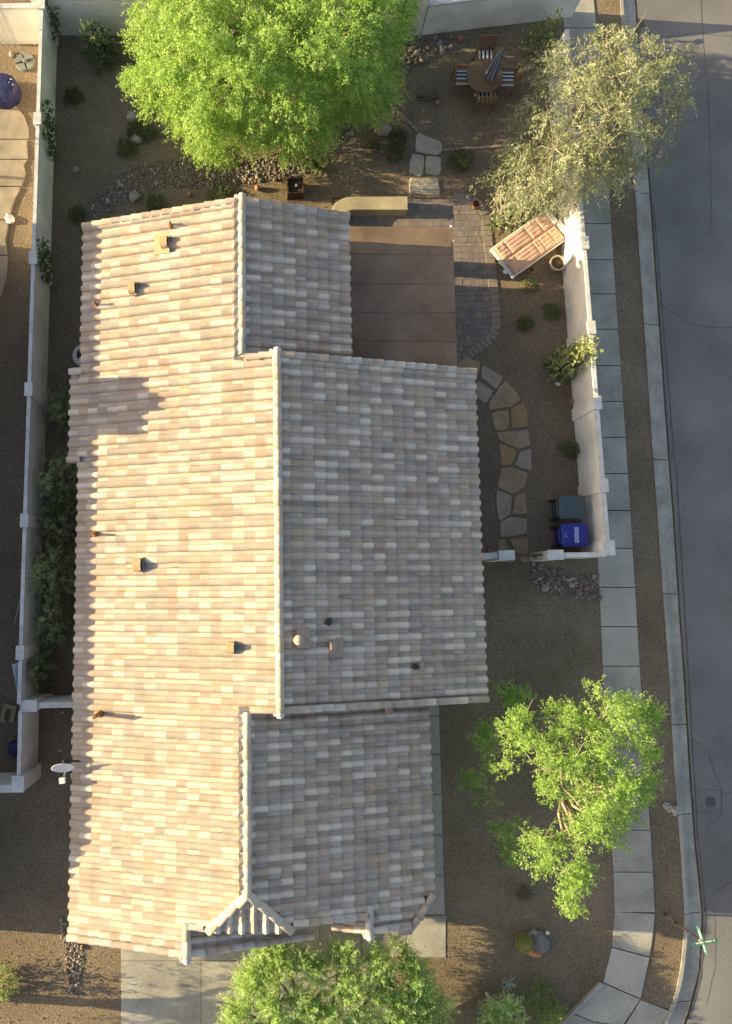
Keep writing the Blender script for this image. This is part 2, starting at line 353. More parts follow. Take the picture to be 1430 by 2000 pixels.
# kerb and gutter: a profile swept along the street in poured lengths
kb = tag(wempty('kerb', P(1300, 900)), kind='structure')
jy = [-225, 110, 374, 632, 897, 1160, 1416, 1592, 1786, 1960, 2110]
for y0, y1 in zip(jy, jy[1:]):
    n = 6; V = []; prof = ((0, -.15), (0, .012), (.17, .012), (.24, -.01), (.38, -.095), (.55, -.112), (1.0, -.114), (1.0, -.15))
    for i in range(n + 1):
        y = y0 + .8 + (y1 - y0 - 1.6) * i / n
        A, B = P(at_y(KB_L, y), y), P(at_y(KB_R, y), y)
        for t, z in prof: p = A.lerp(B, t); V.append((p.x, p.y, z))
    k = len(prof); fs = [tuple(range(k)), tuple(n * k + j for j in range(k - 1, -1, -1))]
    for i in range(n):
        for j in range(k - 1): fs.append((i * k + j, (i + 1) * k + j, (i + 1) * k + j + 1, i * k + j + 1))
    g = MB(); g.add(V, [f[::-1] for f in fs]); g.build('kerb_length', M['kerb'], kb)
# asphalt cracks, seams, patch
def crack(pts, wd, name='road_crack', jit=.03):
    pts = W(pts, -.1165); q = []
    for a, b in zip(pts, pts[1:]):
        n = max(2, int((b - a).length / .25))
        for i in range(n): q.append(a.lerp(b, i / n) + Vector((R.uniform(-jit, jit), R.uniform(-jit, jit), 0)))
    q.append(pts[-1]); V = []; fs = []
    for i, p in enumerate(q):
        d = (q[min(i + 1, len(q) - 1)] - q[max(i - 1, 0)]).normalized(); s = Vector((-d.y, d.x, 0)) * wd * R.uniform(.4, 1.0) / 2
        V += [p - s, p + s]
    for i in range(len(q) - 1): fs.append((2 * i, 2 * i + 2, 2 * i + 3, 2 * i + 1))
    g = MB(); g.add(V, fs); return g.build(name, M['tar'], road)
crack([(1285, 590), (1320, 615), (1350, 632), (1390, 638), (1440, 640)], .035)
crack([(1352, 1440), (1385, 1470), (1400, 1520), (1412, 1550), (1440, 1545)], .03)
crack([(1412, 1550), (1405, 1595), (1380, 1620)], .02)
crack([(1376, 1780), (1395, 1745), (1440, 1715)], .03)
crack([(1396, 1770), (1398, 1880), (1380, 1960)], .02)
crack([(1250, 60), (1300, 74), (1360, 64), (1440, 72)], .02)
crack([(1366, -60), (1372, 60), (1382, 160), (1388, 320), (1391, 470)], .03, jit=.012)
crack([(1285, 590), (1283, 540), (1290, 490)], .018)
for a, b in (((1319, 905), (1363, 1655)), ((1275, 400), (1316, 900)), ((1365, 1660), (1377, 1786)), ((1377, 1790), (1374, 1850))):
    crack([(a[0] + 1.5, a[1]), (b[0] + 1.5, b[1])], .06, 'gutter_seam', .008)
crack([(1374, 1850), (1369, 1906), (1358, 1949), (1346, 1991)], .11, 'gutter_seam', .012)
for s in (((1359, 1543), (1410, 1543)), ((1359, 1585), (1410, 1585)), ((1359, 1543), (1359, 1585)), ((1408, 1543), (1410, 1585))): crack(list(s), .02, 'patch_seam', .004)
g = MB(); c = P(1388, 1566, -.12); g.lathe([(.16, 0), (.16, .008), (.125, .009), (.12, .004), (.0, .004)], c, 20)
tag(g.build('valve_cover', M['tar']), 'round iron valve cover set in the asphalt patch', 'valve cover')

# ------------------------------------------------------------------ driveway and walk
dw = tag(wempty('driveway', P(400, 1950)), kind='structure')
for x0, y0, x1, y1 in ((237, 1700, 392.7, 1875.7), (237, 1876.7, 392.7, 2120), (393.5, 1700, 624.6, 1875.7), (393.5, 1876.7, 624.6, 2120), (625.5, 1876.7, 760, 2120)):
    g = MB(); g.prism([(p.x, p.y) for p in W([(x0, y0), (x1, y0), (x1, y1), (x0, y1)])], -.1, .016, inset=.006); g.build('slab', M[R.choice(('concrete', 'concrete_c'))], dw)
fw = tag(wempty('footpath', P(840, 1600)), kind='structure')
for x0, y0, x1, y1 in ((625.5, 1700, 706.2, 1875.7), (707, 1700, 793.5, 1868), (794.4, 1788.5, 870.5, 1869.5)):
    g = MB(); g.prism([(p.x, p.y) for p in W([(x0, y0), (x1, y0), (x1, y1), (x0, y1)])], -.1, .015, inset=.006); g.build('slab', M[R.choice(('concrete', 'concrete_b', 'concrete_c'))], fw)
yy = [1330, 1398, 1473, 1552, 1630, 1709, 1786.5]
for y0, y1 in zip(yy, yy[1:]):
    xr = lambda y: 857 + (y - 1380) * (868.5 - 857) / 400
    g = MB(); g.prism([(p.x, p.y) for p in W([(806, y0 + .8), (xr(y0), y0 + .8), (xr(y1), y1 - .8), (806, y1 - .8)])], -.1, .015, inset=.006); g.build('slab', M[R.choice(('concrete', 'concrete_b', 'concrete_c'))], fw)

# ------------------------------------------------------------------ block walls
def wall_run(a, b, h, th, label, pil=(), cap_over=.012, name='block_wall', pil_side=1, end_caps=(), mats=None):
    """a, b: plan points of the wall's middle line; pil: list of (fraction, length, depth)"""
    a, b = Vector(a).to_2d(), Vector(b).to_2d(); d = (b - a); Ln = d.length; ang = math.atan2(d.y, d.x); c = (a + b) / 2
    t = empty(name, (c.x, c.y, 0), ang, label, 'wall')
    g = MB(); g.box((0, 0, h / 2 - .06), (Ln, th, h + .08)); g.build('wall_body', M['stucco'], t)
    cuts = [-Ln / 2] + sorted([(-Ln / 2 + Ln * f + s * l / 2) for f, l, dp in pil for s in (-1, 1)]) + [Ln / 2]
    for x0, x1 in zip(cuts[0::2], cuts[1::2]):
        if x1 - x0 < .1: continue
        g = MB(); g.box(((x0 + x1) / 2, 0, h + .023), (x1 - x0 - .012, th + cap_over, .085)); g.build('coping', M['stucco_cap'], t)
    for f, l, dp in pil:
        x = -Ln / 2 + Ln * f; g = MB(); g.box((x, 0, h / 2), (l, dp, h + .16)); g.box((x, 0, h + .105), (l + .03, dp + .03, .05)); 
        p = g.build('pilaster', [M['stucco'], M['stucco_cap']], t)
        me = p.data; me.polygons.foreach_set('material_index', [0] * 6 + [1] * 6)
    return t
HW = 1.5
def frac(A, B, py, z):
    a, b = P(*A, z), P(*B, z); best = 0
    lo, hi = 0.0, 1.0
    # fraction along the run whose image row is py
    ya, yb = A[1], B[1]
    # solve by bisection on the projected row
    def row(t):
        p = a.lerp(b, t); x = cy_ * p.x - sy_ * p.y; y = sy_ * p.x + cy_ * p.y; zz = z - HC
        return CY - F * (y * ct + zz * st) / (y * st - zz * ct)
    for _ in range(40):
        m = (lo + hi) / 2
        if (row(m) - py) * (1 if yb > ya else -1) < 0: lo = m
        else: hi = m
    return (lo + hi) / 2
# left wall
A, B = (82.5, 10), (38.5, 1375)
lp = [11, 236, 506, 762, 1017, 1274]
wall_run(P(*A, HW), P(*B, HW), HW, .1, 'long pale stuccoed garden wall along the left side with vines', [(frac(A, B, y, HW + .1), .38, .21) for y in lp])
A, B = (41.5, 1388), (37.5, 1537)
wall_run(P(*A, HW), P(*B, HW), HW, .1, 'short pale wall end with square pier beside the satellite dish', [(.95, .42, .32)])
wall_run(P(44, 1379, HW), P(168, 1376, HW), HW - .1, .15, 'pale wall return between left pier and house side', [(.1, .46, .3)])
wall_run(P(-40, 1542, HW), P(28, 1539, HW), HW, .2, 'grey wall stub at the left edge near the square pier', [])
wall_run(P(-30, 15, 1.5), P(74, 13, 1.5), 1.5, .15, 'sunlit block wall behind the grey umbrella base', [])
# north wall, two runs
nb0 = P(88, 69); nb1 = P(820.5, 69); nb2 = P(1112, 65)
wall_run((nb0.x, nb0.y + .1, 0), (nb1.x, nb1.y + .1, 0), 1.5, .2, 'taller grey wall along the top behind the big lime tree', [])
wall_run((nb1.x + .02, nb1.y + .1, 0), (nb2.x + .1, nb2.y + .7, 0), 1.22, .2, 'lower grey wall behind the round teak dining table', [])
# right wall
A, B = (1122, 40), (1189, 1080)
rp = [477, 642, 788, 949]
wall_run(P(1106, 60, HW), P(1188.0, 1085, HW), HW, .1, 'long cream garden wall beside the sidewalk with square piers', [(frac((1106, 60), (1188, 1085), y, HW + .1), .38, .21) for y in rp] + [(.987, .42, .3)])
wall_run(P(1069, 1084, HW), P(1182, 1083, HW), HW, .12, 'short cream wall behind the wheelie bins ending at the gate', [(.12, .42, .26)])
wall_run(P(925, 1086, HW), P(1003, 1084.5, HW), HW, .15, 'stub of cream wall between house and garden gate', [(.8, .44, .26)])
# gate
ga, gb = P(1005, 1084.5, HW), P(1066, 1084, HW); gc = (ga + gb) / 2
gt = empty('garden_gate', (gc.x, gc.y, 0), math.atan2(gb.y - ga.y, gb.x - ga.x), 'brown wooden gate between the two cream wall stubs', 'gate')
gl = (gb - ga).length
for z in (.25, .75, 1.2): g = MB(); g.box((0, .028, z), (gl, .03, .07)); g.build('rail', M['steel'], gt)
nb = 8
for i in range(nb): g = MB(); g.box((-gl / 2 + gl * (i + .5) / nb, 0, .7 + R.uniform(-.01, .01)), (gl / nb - .012, .022, 1.25)); g.build('board', M['wood_dark'], gt)
g = MB(); g.box((gl / 2 - .12, -.03, .95), (.1, .05, .04)); g.build('latch', M['steel'], gt)

# ------------------------------------------------------------------ house
PT = .298
xL, xA, xB, xC, xD, xF, xG, xH = -5.32, .25, 5.89, -.68, 2.29, -.59, 4.29, -2.14
yN, y1, y2, y3, yH = 10.67, 6.20, -3.06, -7.53, -9.17
zL = lambda x: 2.6 + PT * (x - xL)
zA, zC, zF, zH = zL(xA), zL(xC), zL(xF), zL(xH)
class Plane:
    def __init__(s, o, d, p):
        s.o = Vector(o); s.d = Vector((d[0], d[1])).normalized(); s.p = p; s.n2 = Vector((-s.d.y, s.d.x))
        s.ax = Vector((s.d.x, s.d.y, -p)).normalized(); s.ay = Vector((s.n2.x, s.n2.y, 0)); s.az = s.ax.cross(s.ay)
    def z(s, x, y): return s.o.z - s.p * ((x - s.o.x) * s.d.x + (y - s.o.y) * s.d.y)
    def uv(s, x, y): q = Vector((x - s.o.x, y - s.o.y)); return q.dot(s.d), q.dot(s.n2)
    def xy(s, u, v): q = s.d * u + s.n2 * v; return s.o.x + q.x, s.o.y + q.y
    def mat(s, u, v, lift=0.0, yaw=0.0):
        x, y = s.xy(u, v); m = Matrix((s.ax, s.ay, s.az)).transposed() @ Matrix.Rotation(yaw, 3, 'Z')
        return Matrix.Translation(Vector((x, y, s.z(x, y))) + s.az * lift) @ m.to_4x4()
def inside(p, poly):
    x, y = p; c = False; n = len(poly)
    for i in range(n):
        (a, b), (d, e) = poly[i], poly[(i + 1) % n]
        if (b > y) != (e > y) and x < (d - a) * (y - b) / (e - b) + a: c = not c
    return c
pl_left = Plane((xL, 0, 2.6), (-1, 0), PT)
pl_main = Plane((xA, 0, zA), (1, 0), PT)
pl_north = Plane((xC, 0, zC), (1, 0), PT)
pl_gar = Plane((xF, 0, zF), (1, 0), PT)
pl_front = Plane((xH, 0, zH), (1, 0), PT)
hl, hr = P(410, 1815, zL(-1.58)), P(568, 1813, pl_gar.z(.57, 0))
hl.z = zL(hl.x); hr.z = pl_gar.z(hr.x, 0); yc = P(390, 1806, zL(-1.8)).y
hz = (hl.z + hr.z) / 2; hy = (hl.y + hr.y) / 2
pl_hip = Plane((xF, y3, zF), (0, -1), (zF - hz) / (y3 - hy))
xE = P(721, 1790, 3.03).x; zE = pl_gar.z(xE, 0); yE0 = P(718, 1776, zE).y; yE1 = P(720, 1826, zE + .1).y
pl_entry = Plane((xE, 0, zE), (-1, 0), PT)
yG = P(640, 1796, 3.4).y
cx1, cy1 = P(800, 1817, 2.85).x, P(800, 1817, 2.85).y
cx2, cy2 = xG, P(843, 1748, 2.6).y
xf1 = P(610, 1828, 2.6).x
ye0, ye1 = P(140, 723, 2.5).y, P(140, 903, 2.5).y
polyL = [(xL, yN - .1), (xC, yN - .1), (xC, y1), (xA, y1 - .1), (xA, y2 + .1), (xF, y2), (xF, y3), (hl.x, hl.y), (-1.75, yc), (xH, yc), (xH, yH + .1), (xL, yH + .1)]
polyX = [(xL - .34, ye1), (xL, ye1), (xL, ye0), (xL - .34, ye0)]
polyN = [(xC, y1), (xD, y1), (xD, yN - .1), (xC, yN - .1)]
polyM = [(xA, y2 + .1), (xB, y2 + .1), (xB, y1 - .1), (xA, y1 - .1)]
polyG = [(xF, y2), (xF, y3), (hr.x, hr.y), (hr.x + .1, yG + .08), (xE, yG - .02), (xE, yE1), (cx1, cy1), (cx2, cy2), (xG, y2)]
polyF = [(xH, yH + .1), (xf1, yH + .1), (xf1, yG - .15), (.6, -8.2), (-1.5, -8.2), (xH, yc)]
polyH = [(xF, y3), (hl.x, hl.y), (hr.x, hr.y)]
polyE = [(xE, yE1 + .08), (xE, yG + .02), (P(650, 1795, 2.8).x, yG + .02), (P(650, 1795, 2.8).x, yE1 + .08)]
house = wempty('house', (0, 0, 0), label='single storey tile roofed house in the middle of the walled lot', cat='house')
def deck(name, plane, poly, parent, dz=-.055, th=.14):
    if sum(a[0] * b[1] - b[0] * a[1] for a, b in zip(poly, poly[1:] + poly[:1])) < 0: poly = poly[::-1]
    n = len(poly); V = [(x, y, plane.z(x, y) + dz) for x, y in poly] + [(x, y, plane.z(x, y) + dz - th) for x, y in poly]
    fs = [tuple(range(n)), tuple(range(2 * n - 1, n - 1, -1))] + [(i, i + n, (i + 1) % n + n, (i + 1) % n) for i in range(n)]
    m = MB(); m.add(V, fs); return m.build(name, M['fascia'], parent)
walls = MB()
def gable_block(x0, x1, ya, yb, ridge, zr, zl_, zr_):
    V = []
    for y in (ya, yb): V += [(x0, y, -.05), (x1, y, -.05), (x1, y, zr_), (ridge, y, zr), (x0, y, zl_)]
    walls.add(V, [(0, 1, 2, 3, 4), (9, 8, 7, 6, 5), (0, 5, 6, 1), (1, 6, 7, 2), (2, 7, 8, 3), (3, 8, 9, 4), (4, 9, 5, 0)])
d_ = .21
gable_block(xL + .5, xD - .5, y1 - .5, yN - .45, xC, zC - d_, zL(xL + .5) - d_, pl_north.z(xD - .5, 0) - d_)
gable_block(xL + .503, xB - .5, y2 + .45, y1 - .45, xA, zA - d_, zL(xL + .5) - d_ - .003, pl_main.z(xB - .5, 0) - d_)
gable_block(xL + .506, xG - .35, -7.95, y2 + .9, xF, zF - d_ - .25, zL(xL + .5) - d_ - .006, pl_gar.z(xG - .35, 0) - d_)
gable_block(xL + .509, xf1 - .4, yH + .4, -7.8, xH, zH - d_, zL(xL + .5) - d_ - .009, pl_front.z(xf1 - .4, 0) - d_)
walls.prism([(-1.72, -8.28), (hr.x - .1, -8.28), (hr.x - .1, -7.9), (-1.72, -7.9)], 2.7, zL(-1.72) - .24)
walls.build('wall', M['house_wall'], house)
roof = deck('roof', pl_main, polyM, house)
deck('roof', pl_left, polyL, house); deck('roof', pl_left, polyX, house); deck('roof', pl_north, polyN, house)
deck('roof', pl_gar, polyG, house); deck('roof', pl_front, polyF, house, -.06); deck('roof', pl_hip, polyH, house, -.06); deck('roof', pl_entry, polyE, house, -.06)

# one S-shaped clay tile, low end at x = 0
TWD = .305
pv = [0, .06, .17, .33, .49, .59, .655, .70, .85, 1.0]
ph_ = dict(zip(pv, (0, .036, .066, .083, .064, .034, -.012, -.016, -.012, 0)))
ph = lambda v: ph_[v]
def tile_base(L, flip, slip, pan=0.0):
    """flip: which side the barrel lies on; returns points, faces and the slip on every point"""
    V = []; fs = []; A = []; n = len(pv); gl = [.1, .5, 1, 1, .75, .4, .1, 0, 0, 0]; gp = [0, 0, 0, 0, 0, 0, .2, 1, 1, .8]
    row = lambda x, dz: [(x, ((1 - v if flip else v) - .5) * TWD * 1.015, ph(v) + dz) for v in pv]
    for x, dz in ((-L, -.004), (0, .034), (-.004, .002)): V += row(x, dz); A += [slip * g_ + pan * p_ for g_, p_ in zip(gl, gp)]
    for i in range(n - 1):
        for k in (0, n):
            f = (i + k, i + k + n, i + k + n + 1, i + k + 1); fs.append(f[::-1] if flip else f)
    return np.array(V), fs, A
def add_slip(me, A): me.attributes.new('slip', 'FLOAT', 'POINT').data.foreach_set('value', A)
tiles = []
def lay(plane, poly, E, u_low, v_off=0.0):
    us, vs2 = zip(*[plane.uv(x, y) for x, y in poly])
    L = (E + .07) * math.sqrt(1 + plane.p ** 2)
    for j in range(int((min(vs2) - v_off) / TWD) - 1, int((max(vs2) - v_off) / TWD) + 2):
        v = v_off + (j + .5) * TWD; i = 0
        while True:
            ub = u_low - i * E; i += 1
            if ub < min(us): break
            if inside(plane.xy(ub - E / 2, v), poly):
                tiles.append((plane, ub + R.gauss(0, .004), v + R.gauss(0, .003), R.gauss(0, .004), R.gauss(0, .012), L, tone(), plane.d.x > .5, R.choices((0, .15, .6, 1), (.42, .22, .16, .20))[0], R.choices((0, .25, .45, .7), (.3, .3, .28, .12))[0]))
lay(pl_left, polyL, .297, .06, .02); lay(pl_left, polyX, .297, .357, .02)
lay(pl_main, polyM, .318, xB - xA + .06, .03); lay(pl_north, polyN, .318, xD - xC + .06, .0)
lay(pl_gar, polyG, .318, xG - xF + .06, .07); lay(pl_front, polyF, .318, xf1 - xH + .03, .1); lay(pl_hip, polyH, .3, (y3 - hy) + .05, .05)
lay(pl_entry, polyE, .3, polyE[0][0] - polyE[2][0] + .03, .05)
def dist(t): x, y = t[0].xy(t[1], t[2]); return (Vector((x, y, t[0].z(x, y))) - Vector((0, 0, HC))).length
tiles.sort(key=dist)
cache = {}
for t in tiles[:300]:
    key = (round(t[5], 3),) + t[6:]
    if key not in cache:
        b = MB(); V, fs, A = tile_base(t[5], t[7], t[8], t[9]); b.add(V, fs); cache[key] = b.mesh('tile', TILE[t[6]]); add_slip(cache[key], A)
    link('tile', cache[key], roof, t[0].mat(t[1], t[2], t[3], t[4]))
field = MB(); FA = []
for t in tiles[300:]:
    m = np.array(t[0].mat(t[1], t[2], t[3], t[4])); V, fs, A = tile_base(t[5], t[7], t[8] * R.uniform(.8, 1.1), t[9])
    field.add((V @ m[:3, :3].T + m[:3, 3]).tolist(), fs, t[6]); FA += A
fo = tag(field.build('roof_tiles', TILE, house), kind='stuff'); add_slip(fo.data, FA)

def strip(prof, L, lift):
    b = MB(); V = []; n = len(prof)
    for x, l, s in ((-L, 0, .93), (0, lift, 1.0)):
        for a, z in prof: V.append((x, a * s, z * s + l))
    for a, z in prof: V.append((-.003, a * .82, z * .8 + lift - .012))
    fs = []
    for i in range(n - 1): fs += [(i, i + n, i + n + 1, i + 1), (i + n, i + 2 * n, i + 2 * n + 1, i + n + 1)]
    b.add(V, fs); return b
cap_prof = [(.115 * math.cos(a) * -1, .105 * math.sin(a)) for a in [math.pi * k / 7 for k in range(8)]]
rake_prof = [(-.1, .0), (-.085, .05), (-.035, .08), (.03, .08), (.075, .05), (.085, 0), (.085, -.16)]
cap_me = [strip(cap_prof, .43, .022).mesh('ridge_tile', m, True) for m in CAP]
RKM = [CAPM[1], CAPM[2], TILE[0], TILE[4], CAPM[0], TILE[2]]
rk_me = [strip(rake_prof, .40, .05).mesh('rake_tile', m) for m in RKM]
rk_me_m = [strip([(-a, z) for a, z in rake_prof][::-1], .40, .05).mesh('rake_tile', m) for m in RKM]
def run_tiles(a, b, mes, step, name, out=None, lift=.03):
    """lays overlapping tiles whose low ends point from b towards a; a is the low (or free) end"""
    a, b = Vector(a), Vector(b); d = (a - b); L = d.length; ax = d.normalized()
    ay = Vector((0, 0, 1)).cross(ax).normalized(); az = ax.cross(ay); n = int(round(L / step))
    for i in range(n):
        p = a - ax * (L * i / n) + az * lift
        m = Matrix((ax, ay, az)).transposed() @ Matrix.Rotation(R.gauss(0, .008), 3, 'Z')
        k = R.choices(range(len(mes)), TW if len(mes) == 6 else None)[0]
        link(name, mes[k], house, Matrix.Translation(p + ay * R.gauss(0, .004)) @ m.to_4x4())
# ridges
run_tiles((xA, y2 - .02, zA), (xA, y1 + .02, zA), cap_me, .37, 'ridge_tile', lift=.035)
run_tiles((xC, y1 + .05, zC), (xC, yN + .02, zC), cap_me, .37, 'ridge_tile', lift=.035)
run_tiles((xF, y3 - .05, zF), (xF, y2 - .1, zF), cap_me, .37, 'ridge_tile', lift=.035)
run_tiles((xH, yH - .06, zH), (xH, yc + .05, zH), cap_me, .37, 'ridge_tile', lift=.04)
run_tiles((hl.x - .03, hl.y - .03, hl.z), (xF, y3, zF), cap_me, .38, 'hip_tile', lift=.035)
run_tiles((hr.x + .03, hr.y - .03, hr.z), (xF, y3, zF), cap_me, .38, 'hip_tile', lift=.035)
run_tiles((xE, yE1 - .02, zE), (xE, yE0, zE), cap_me, .37, 'ridge_tile', lift=.04)
# rakes: outward flange points away from the gable
def rake(low, top, plane_side): run_tiles(low, top, plane_side, .325, 'rake_tile', lift=.045)
A3 = lambda x, y, pl: (x, y, pl.z(x, y))
rake(A3(xL - .05, yN - .04, pl_left), A3(xC - .1, yN - .04, pl_left), rk_me_m)
rake(A3(xD + .05, yN - .04, pl_north), A3(xC + .1, yN - .04, pl_north), rk_me)
rake(A3(xB + .05, y1 - .02, pl_main), A3(xA + .1, y1 - .02, pl_main), rk_me)
rake(A3(xC + .12, y1 - .02, pl_left), A3(xA - .1, y1 - .02, pl_left), rk_me_m)
rake(A3(xB + .05, y2 + .02, pl_main), A3(xA + .1, y2 + .02, pl_main), rk_me_m)
rake(A3(xF + .12, y2 + .02, pl_left), A3(xA - .1, y2 + .02, pl_left), rk_me)
rake(A3(xL - .05, yH + .04, pl_left), A3(xH - .1, yH + .04, pl_left), rk_me)
rake(A3(xf1 + .0, yH + .04, pl_front), A3(xH + .1, yH + .04, pl_front), rk_me_m)
rake(A3(xH + .08, yc - .02, pl_left), A3(-1.65, yc - .02, pl_left), rk_me)
rake(A3(xE - .1, yG - .02, pl_gar), A3(hr.x + .1, yG + .06, pl_gar), rk_me_m)
rake(A3(cx1, yE1 + .08, pl_gar), A3(xE + .1, yE1 + .08, pl_gar), rk_me_m)
rake(A3(cx2 + .03, cy2, pl_gar), A3(cx1 + .04, cy1, pl_gar), rk_me_m)
rake(A3(P(650, 1820, 2.8).x, yE1 + .08, pl_entry), A3(xE - .1, yE1 + .08, pl_entry), rk_me)
rake(A3(xL - .36, ye0 - .06, pl_left), A3(xL - .03, ye0 - .06, pl_left), rk_me_m)
rake(A3(xL - .36, ye1 + .06, pl_left), A3(xL - .03, ye1 + .06, pl_left), rk_me)
# mortar at the gable ends of the ridges
for x, y, z, s in ((xA, y1 + .05, zA, 1), (xC, yN + .05, zC, 1), (xA, y2 - .05, zA, -1), (xH, yH - .1, zH, -1), (xE, yE1 - .05, zE, -1)):
    b = MB(); b.lathe([(.10, -.05), (.125, 0), (.10, .05), (.04, .09), (0, .1)], (x, y + s * .02, z + .03), 9); b.box((x - .15, y + s * .0, z + .0), (.07, .14, .13), .4); b.build('mortar', M['stucco_cap'], house)

# things that stick out of the roof
def on_roof(px, py, plane):
    z = 3.2
    for _ in range(12): p = P(px, py, z); z = plane.z(p.x, p.y) + .05
    return P(px, py, z)
def pipe(px, py, plane, h, r=.035, m='rust', hood=False):
    p = on_roof(px, py, plane); b = MB()
    b.lathe([(r + .06, -.03), (r + .055, .03), (r + .01, .06), (r, .07), (r, h), (r * .6, h + .003)], p, 10)
    if hood: b.lathe([(r + .035, h - .02), (r + .03, h + .03), (.0, h + .05)], p, 10)
    b.build('vent_pipe', M[m], house)
pipe(334, 441, pl_left, .22); pipe(189, 597, pl_left, .34); pipe(186, 1043, pl_left, .3)
pipe(195, 1393, pl_left, .62, .055, hood=False)
pipe(640, 1217, pl_main, .1, .03, 'steel'); pipe(811, 1303, pl_main, .1, .03, 'steel'); pipe(643, 1213, pl_main, .08, .02, 'steel')
def eyebrow(px, py, plane, flash=False, s=1.0):
    p = on_roof(px, py, plane); sgn = -plane.d.x; b = MB(); n = 8; w_ = .17 * s; L = .2 * s; V = []
    q = b
    if flash:
        f = MB(); f.box((0, 0, .045), (.46, .62, .02)); f.build('flashing', M['vent_paint'], house, matrix=Matrix.Translation(p) @ Matrix((plane.ax, plane.ay, plane.az)).transposed().to_4x4())
    mm = Matrix.Translation(p) @ Matrix((-plane.ax, -plane.ay, plane.az)).transposed().to_4x4()
    for x, hh in ((0, .2 * s), (L, .17 * s)):
        for k in range(n + 1):
            a = math.pi * k / n; V.append((x, -math.cos(a) * w_, math.sin(a) ** .6 * hh + .02))
    fs = [(k, k + 1, k + n + 2, k + n + 1) for k in range(n)] + [tuple(range(n, -1, -1))]
    b.add(V, fs); o = b.build('roof_vent', M['vent_paint'], house, matrix=mm)
    d = MB(); d.box((L - .03, 0, .09 * s), (.02, w_ * 1.75, .13 * s)); d.build('louvre', M['steel'], o, matrix=Matrix.Identity(4))
    e = MB(); e.box((L / 2 - .02, 0, .05), (L + .06, w_ * 2.2, .02)); e.build('flange', TILE[4], o, matrix=Matrix.Identity(4))
eyebrow(318, 477, pl_left, True); eyebrow(256, 566, pl_left); eyebrow(266, 1104, pl_left, s=1.15); eyebrow(447, 1264, pl_left)
p = on_roof(583, 1249, pl_main); b = MB(); b.lathe([(.06, -.1), (.06, .22), (.125, .24), (.135, .29), (.1, .33), (0, .345)], p, 16); b.build('vent_cap', M['hoop'], house, True)
b = MB(); b.box((0, 0, .06), (.36, .52, .02)); b.build('flashing', M['flash'], house, matrix=Matrix.Translation(on_roof(592, 1246, pl_main)) @ Matrix((pl_main.ax, pl_main.ay, pl_main.az)).transposed().to_4x4())
b = MB(); b.box((0, 0, .06), (.2, .46, .02)); b.build('flashing', M['flash'], house, matrix=Matrix.Translation(on_roof(662, 1262, pl_main)) @ Matrix((pl_main.ax, pl_main.ay, pl_main.az)).transposed().to_4x4())
b = MB(); b.box((0, 0, .12), (.17, .24, .14), taper=.85); b.build('roof_vent', M['flash'], house, matrix=Matrix.Translation(on_roof(647, 1261, pl_main)) @ Matrix((pl_main.ax, pl_main.ay, pl_main.az)).transposed().to_4x4())
b = MB(); b.box((0, 0, .07), (.12, .36, .02)); b.build('flashing', M['flash'], house, matrix=Matrix.Translation(on_roof(822, 1303, pl_main)) @ Matrix((pl_main.ax, pl_main.ay, pl_main.az)).transposed().to_4x4())
b = MB(); b.box((0, 0, .1), (.2, .2, .12), taper=.8); b.build('roof_vent', M['flash'], house, matrix=Matrix.Translation(on_roof(757, 1386, pl_gar)) @ Matrix((pl_gar.ax, pl_gar.ay, pl_gar.az)).transposed().to_4x4())

# patio cover: rolled roofing in five lengths on posts
pc0, pc1, pc2, pc3 = P(676, 443, 2.2), P(880.5, 443, 2.07), P(894, 727, 2.07), P(684, 727, 2.2)
pcx0, pcx1, pcy1, pcy0 = xD - .35, (pc1.x + pc2.x) / 2, (pc0.y + pc1.y) / 2, y1 - .2
patio = wempty('patio_cover', ((pcx0 + pcx1) / 2, (pcy0 + pcy1) / 2, 0), label='brown flat patio cover of rolled roofing against the house', cat='patio cover')
seam = [pcy1] + [P(780, y, 2.13).y for y in (494, 551, 607, 663)] + [pcy0]
zp = lambda x: 2.21 - (x - pcx0) / (pcx1 - pcx0) * .13
for i, (a, b_) in enumerate(zip(seam, seam[1:])):
    dz = .004 * (i % 2); lo = b_ - .05; V = []; n = 8
    for z_ in (0, -.012):
        for k in range(n + 1):
            x = pcx0 + (pcx1 + .02 - pcx0) * k / n; w_ = R.gauss(0, .003)
            V += [(x, a - .004, zp(x) + z_ + .0 + w_), (x, lo, zp(x) + z_ + .016 + w_)] if i < 4 else [(x, a - .004, zp(x) + z_ + w_), (x, b_, zp(x) + z_ + .01 + w_)]
    m_ = 2 * (n + 1); fs = []
    for k in range(n): fs += [(2 * k, 2 * k + 1, 2 * k + 3, 2 * k + 2), (m_ + 2 * k, m_ + 2 * k + 2, m_ + 2 * k + 3, m_ + 2 * k + 1), (2 * k, 2 * k + 2, m_ + 2 * k + 2, m_ + 2 * k), (2 * k + 1, m_ + 2 * k + 1, m_ + 2 * k + 3, 2 * k + 3)]
    fs += [(0, m_, m_ + 1, 1), (2 * n, 2 * n + 1, m_ + 2 * n + 1, m_ + 2 * n)]
    g = MB(); g.add(V, fs); g.build('roofing_sheet', M['rolled'], patio)
g = MB(); g.add([(pcx0, pcy0, zp(pcx0) - .02), (pcx1, pcy0, zp(pcx1) - .02), (pcx1, pcy1, zp(pcx1) - .02), (pcx0, pcy1, zp(pcx0) - .02)] + [(pcx0, pcy0, 1.97), (pcx1, pcy0, 1.97), (pcx1, pcy1, 1.97), (pcx0, pcy1, 1.97)],
               [(0, 1, 2, 3), (7, 6, 5, 4), (0, 4, 5, 1), (1, 5, 6, 2), (2, 6, 7, 3), (3, 7, 4, 0)]); g.build('fascia', M['fascia'], patio)
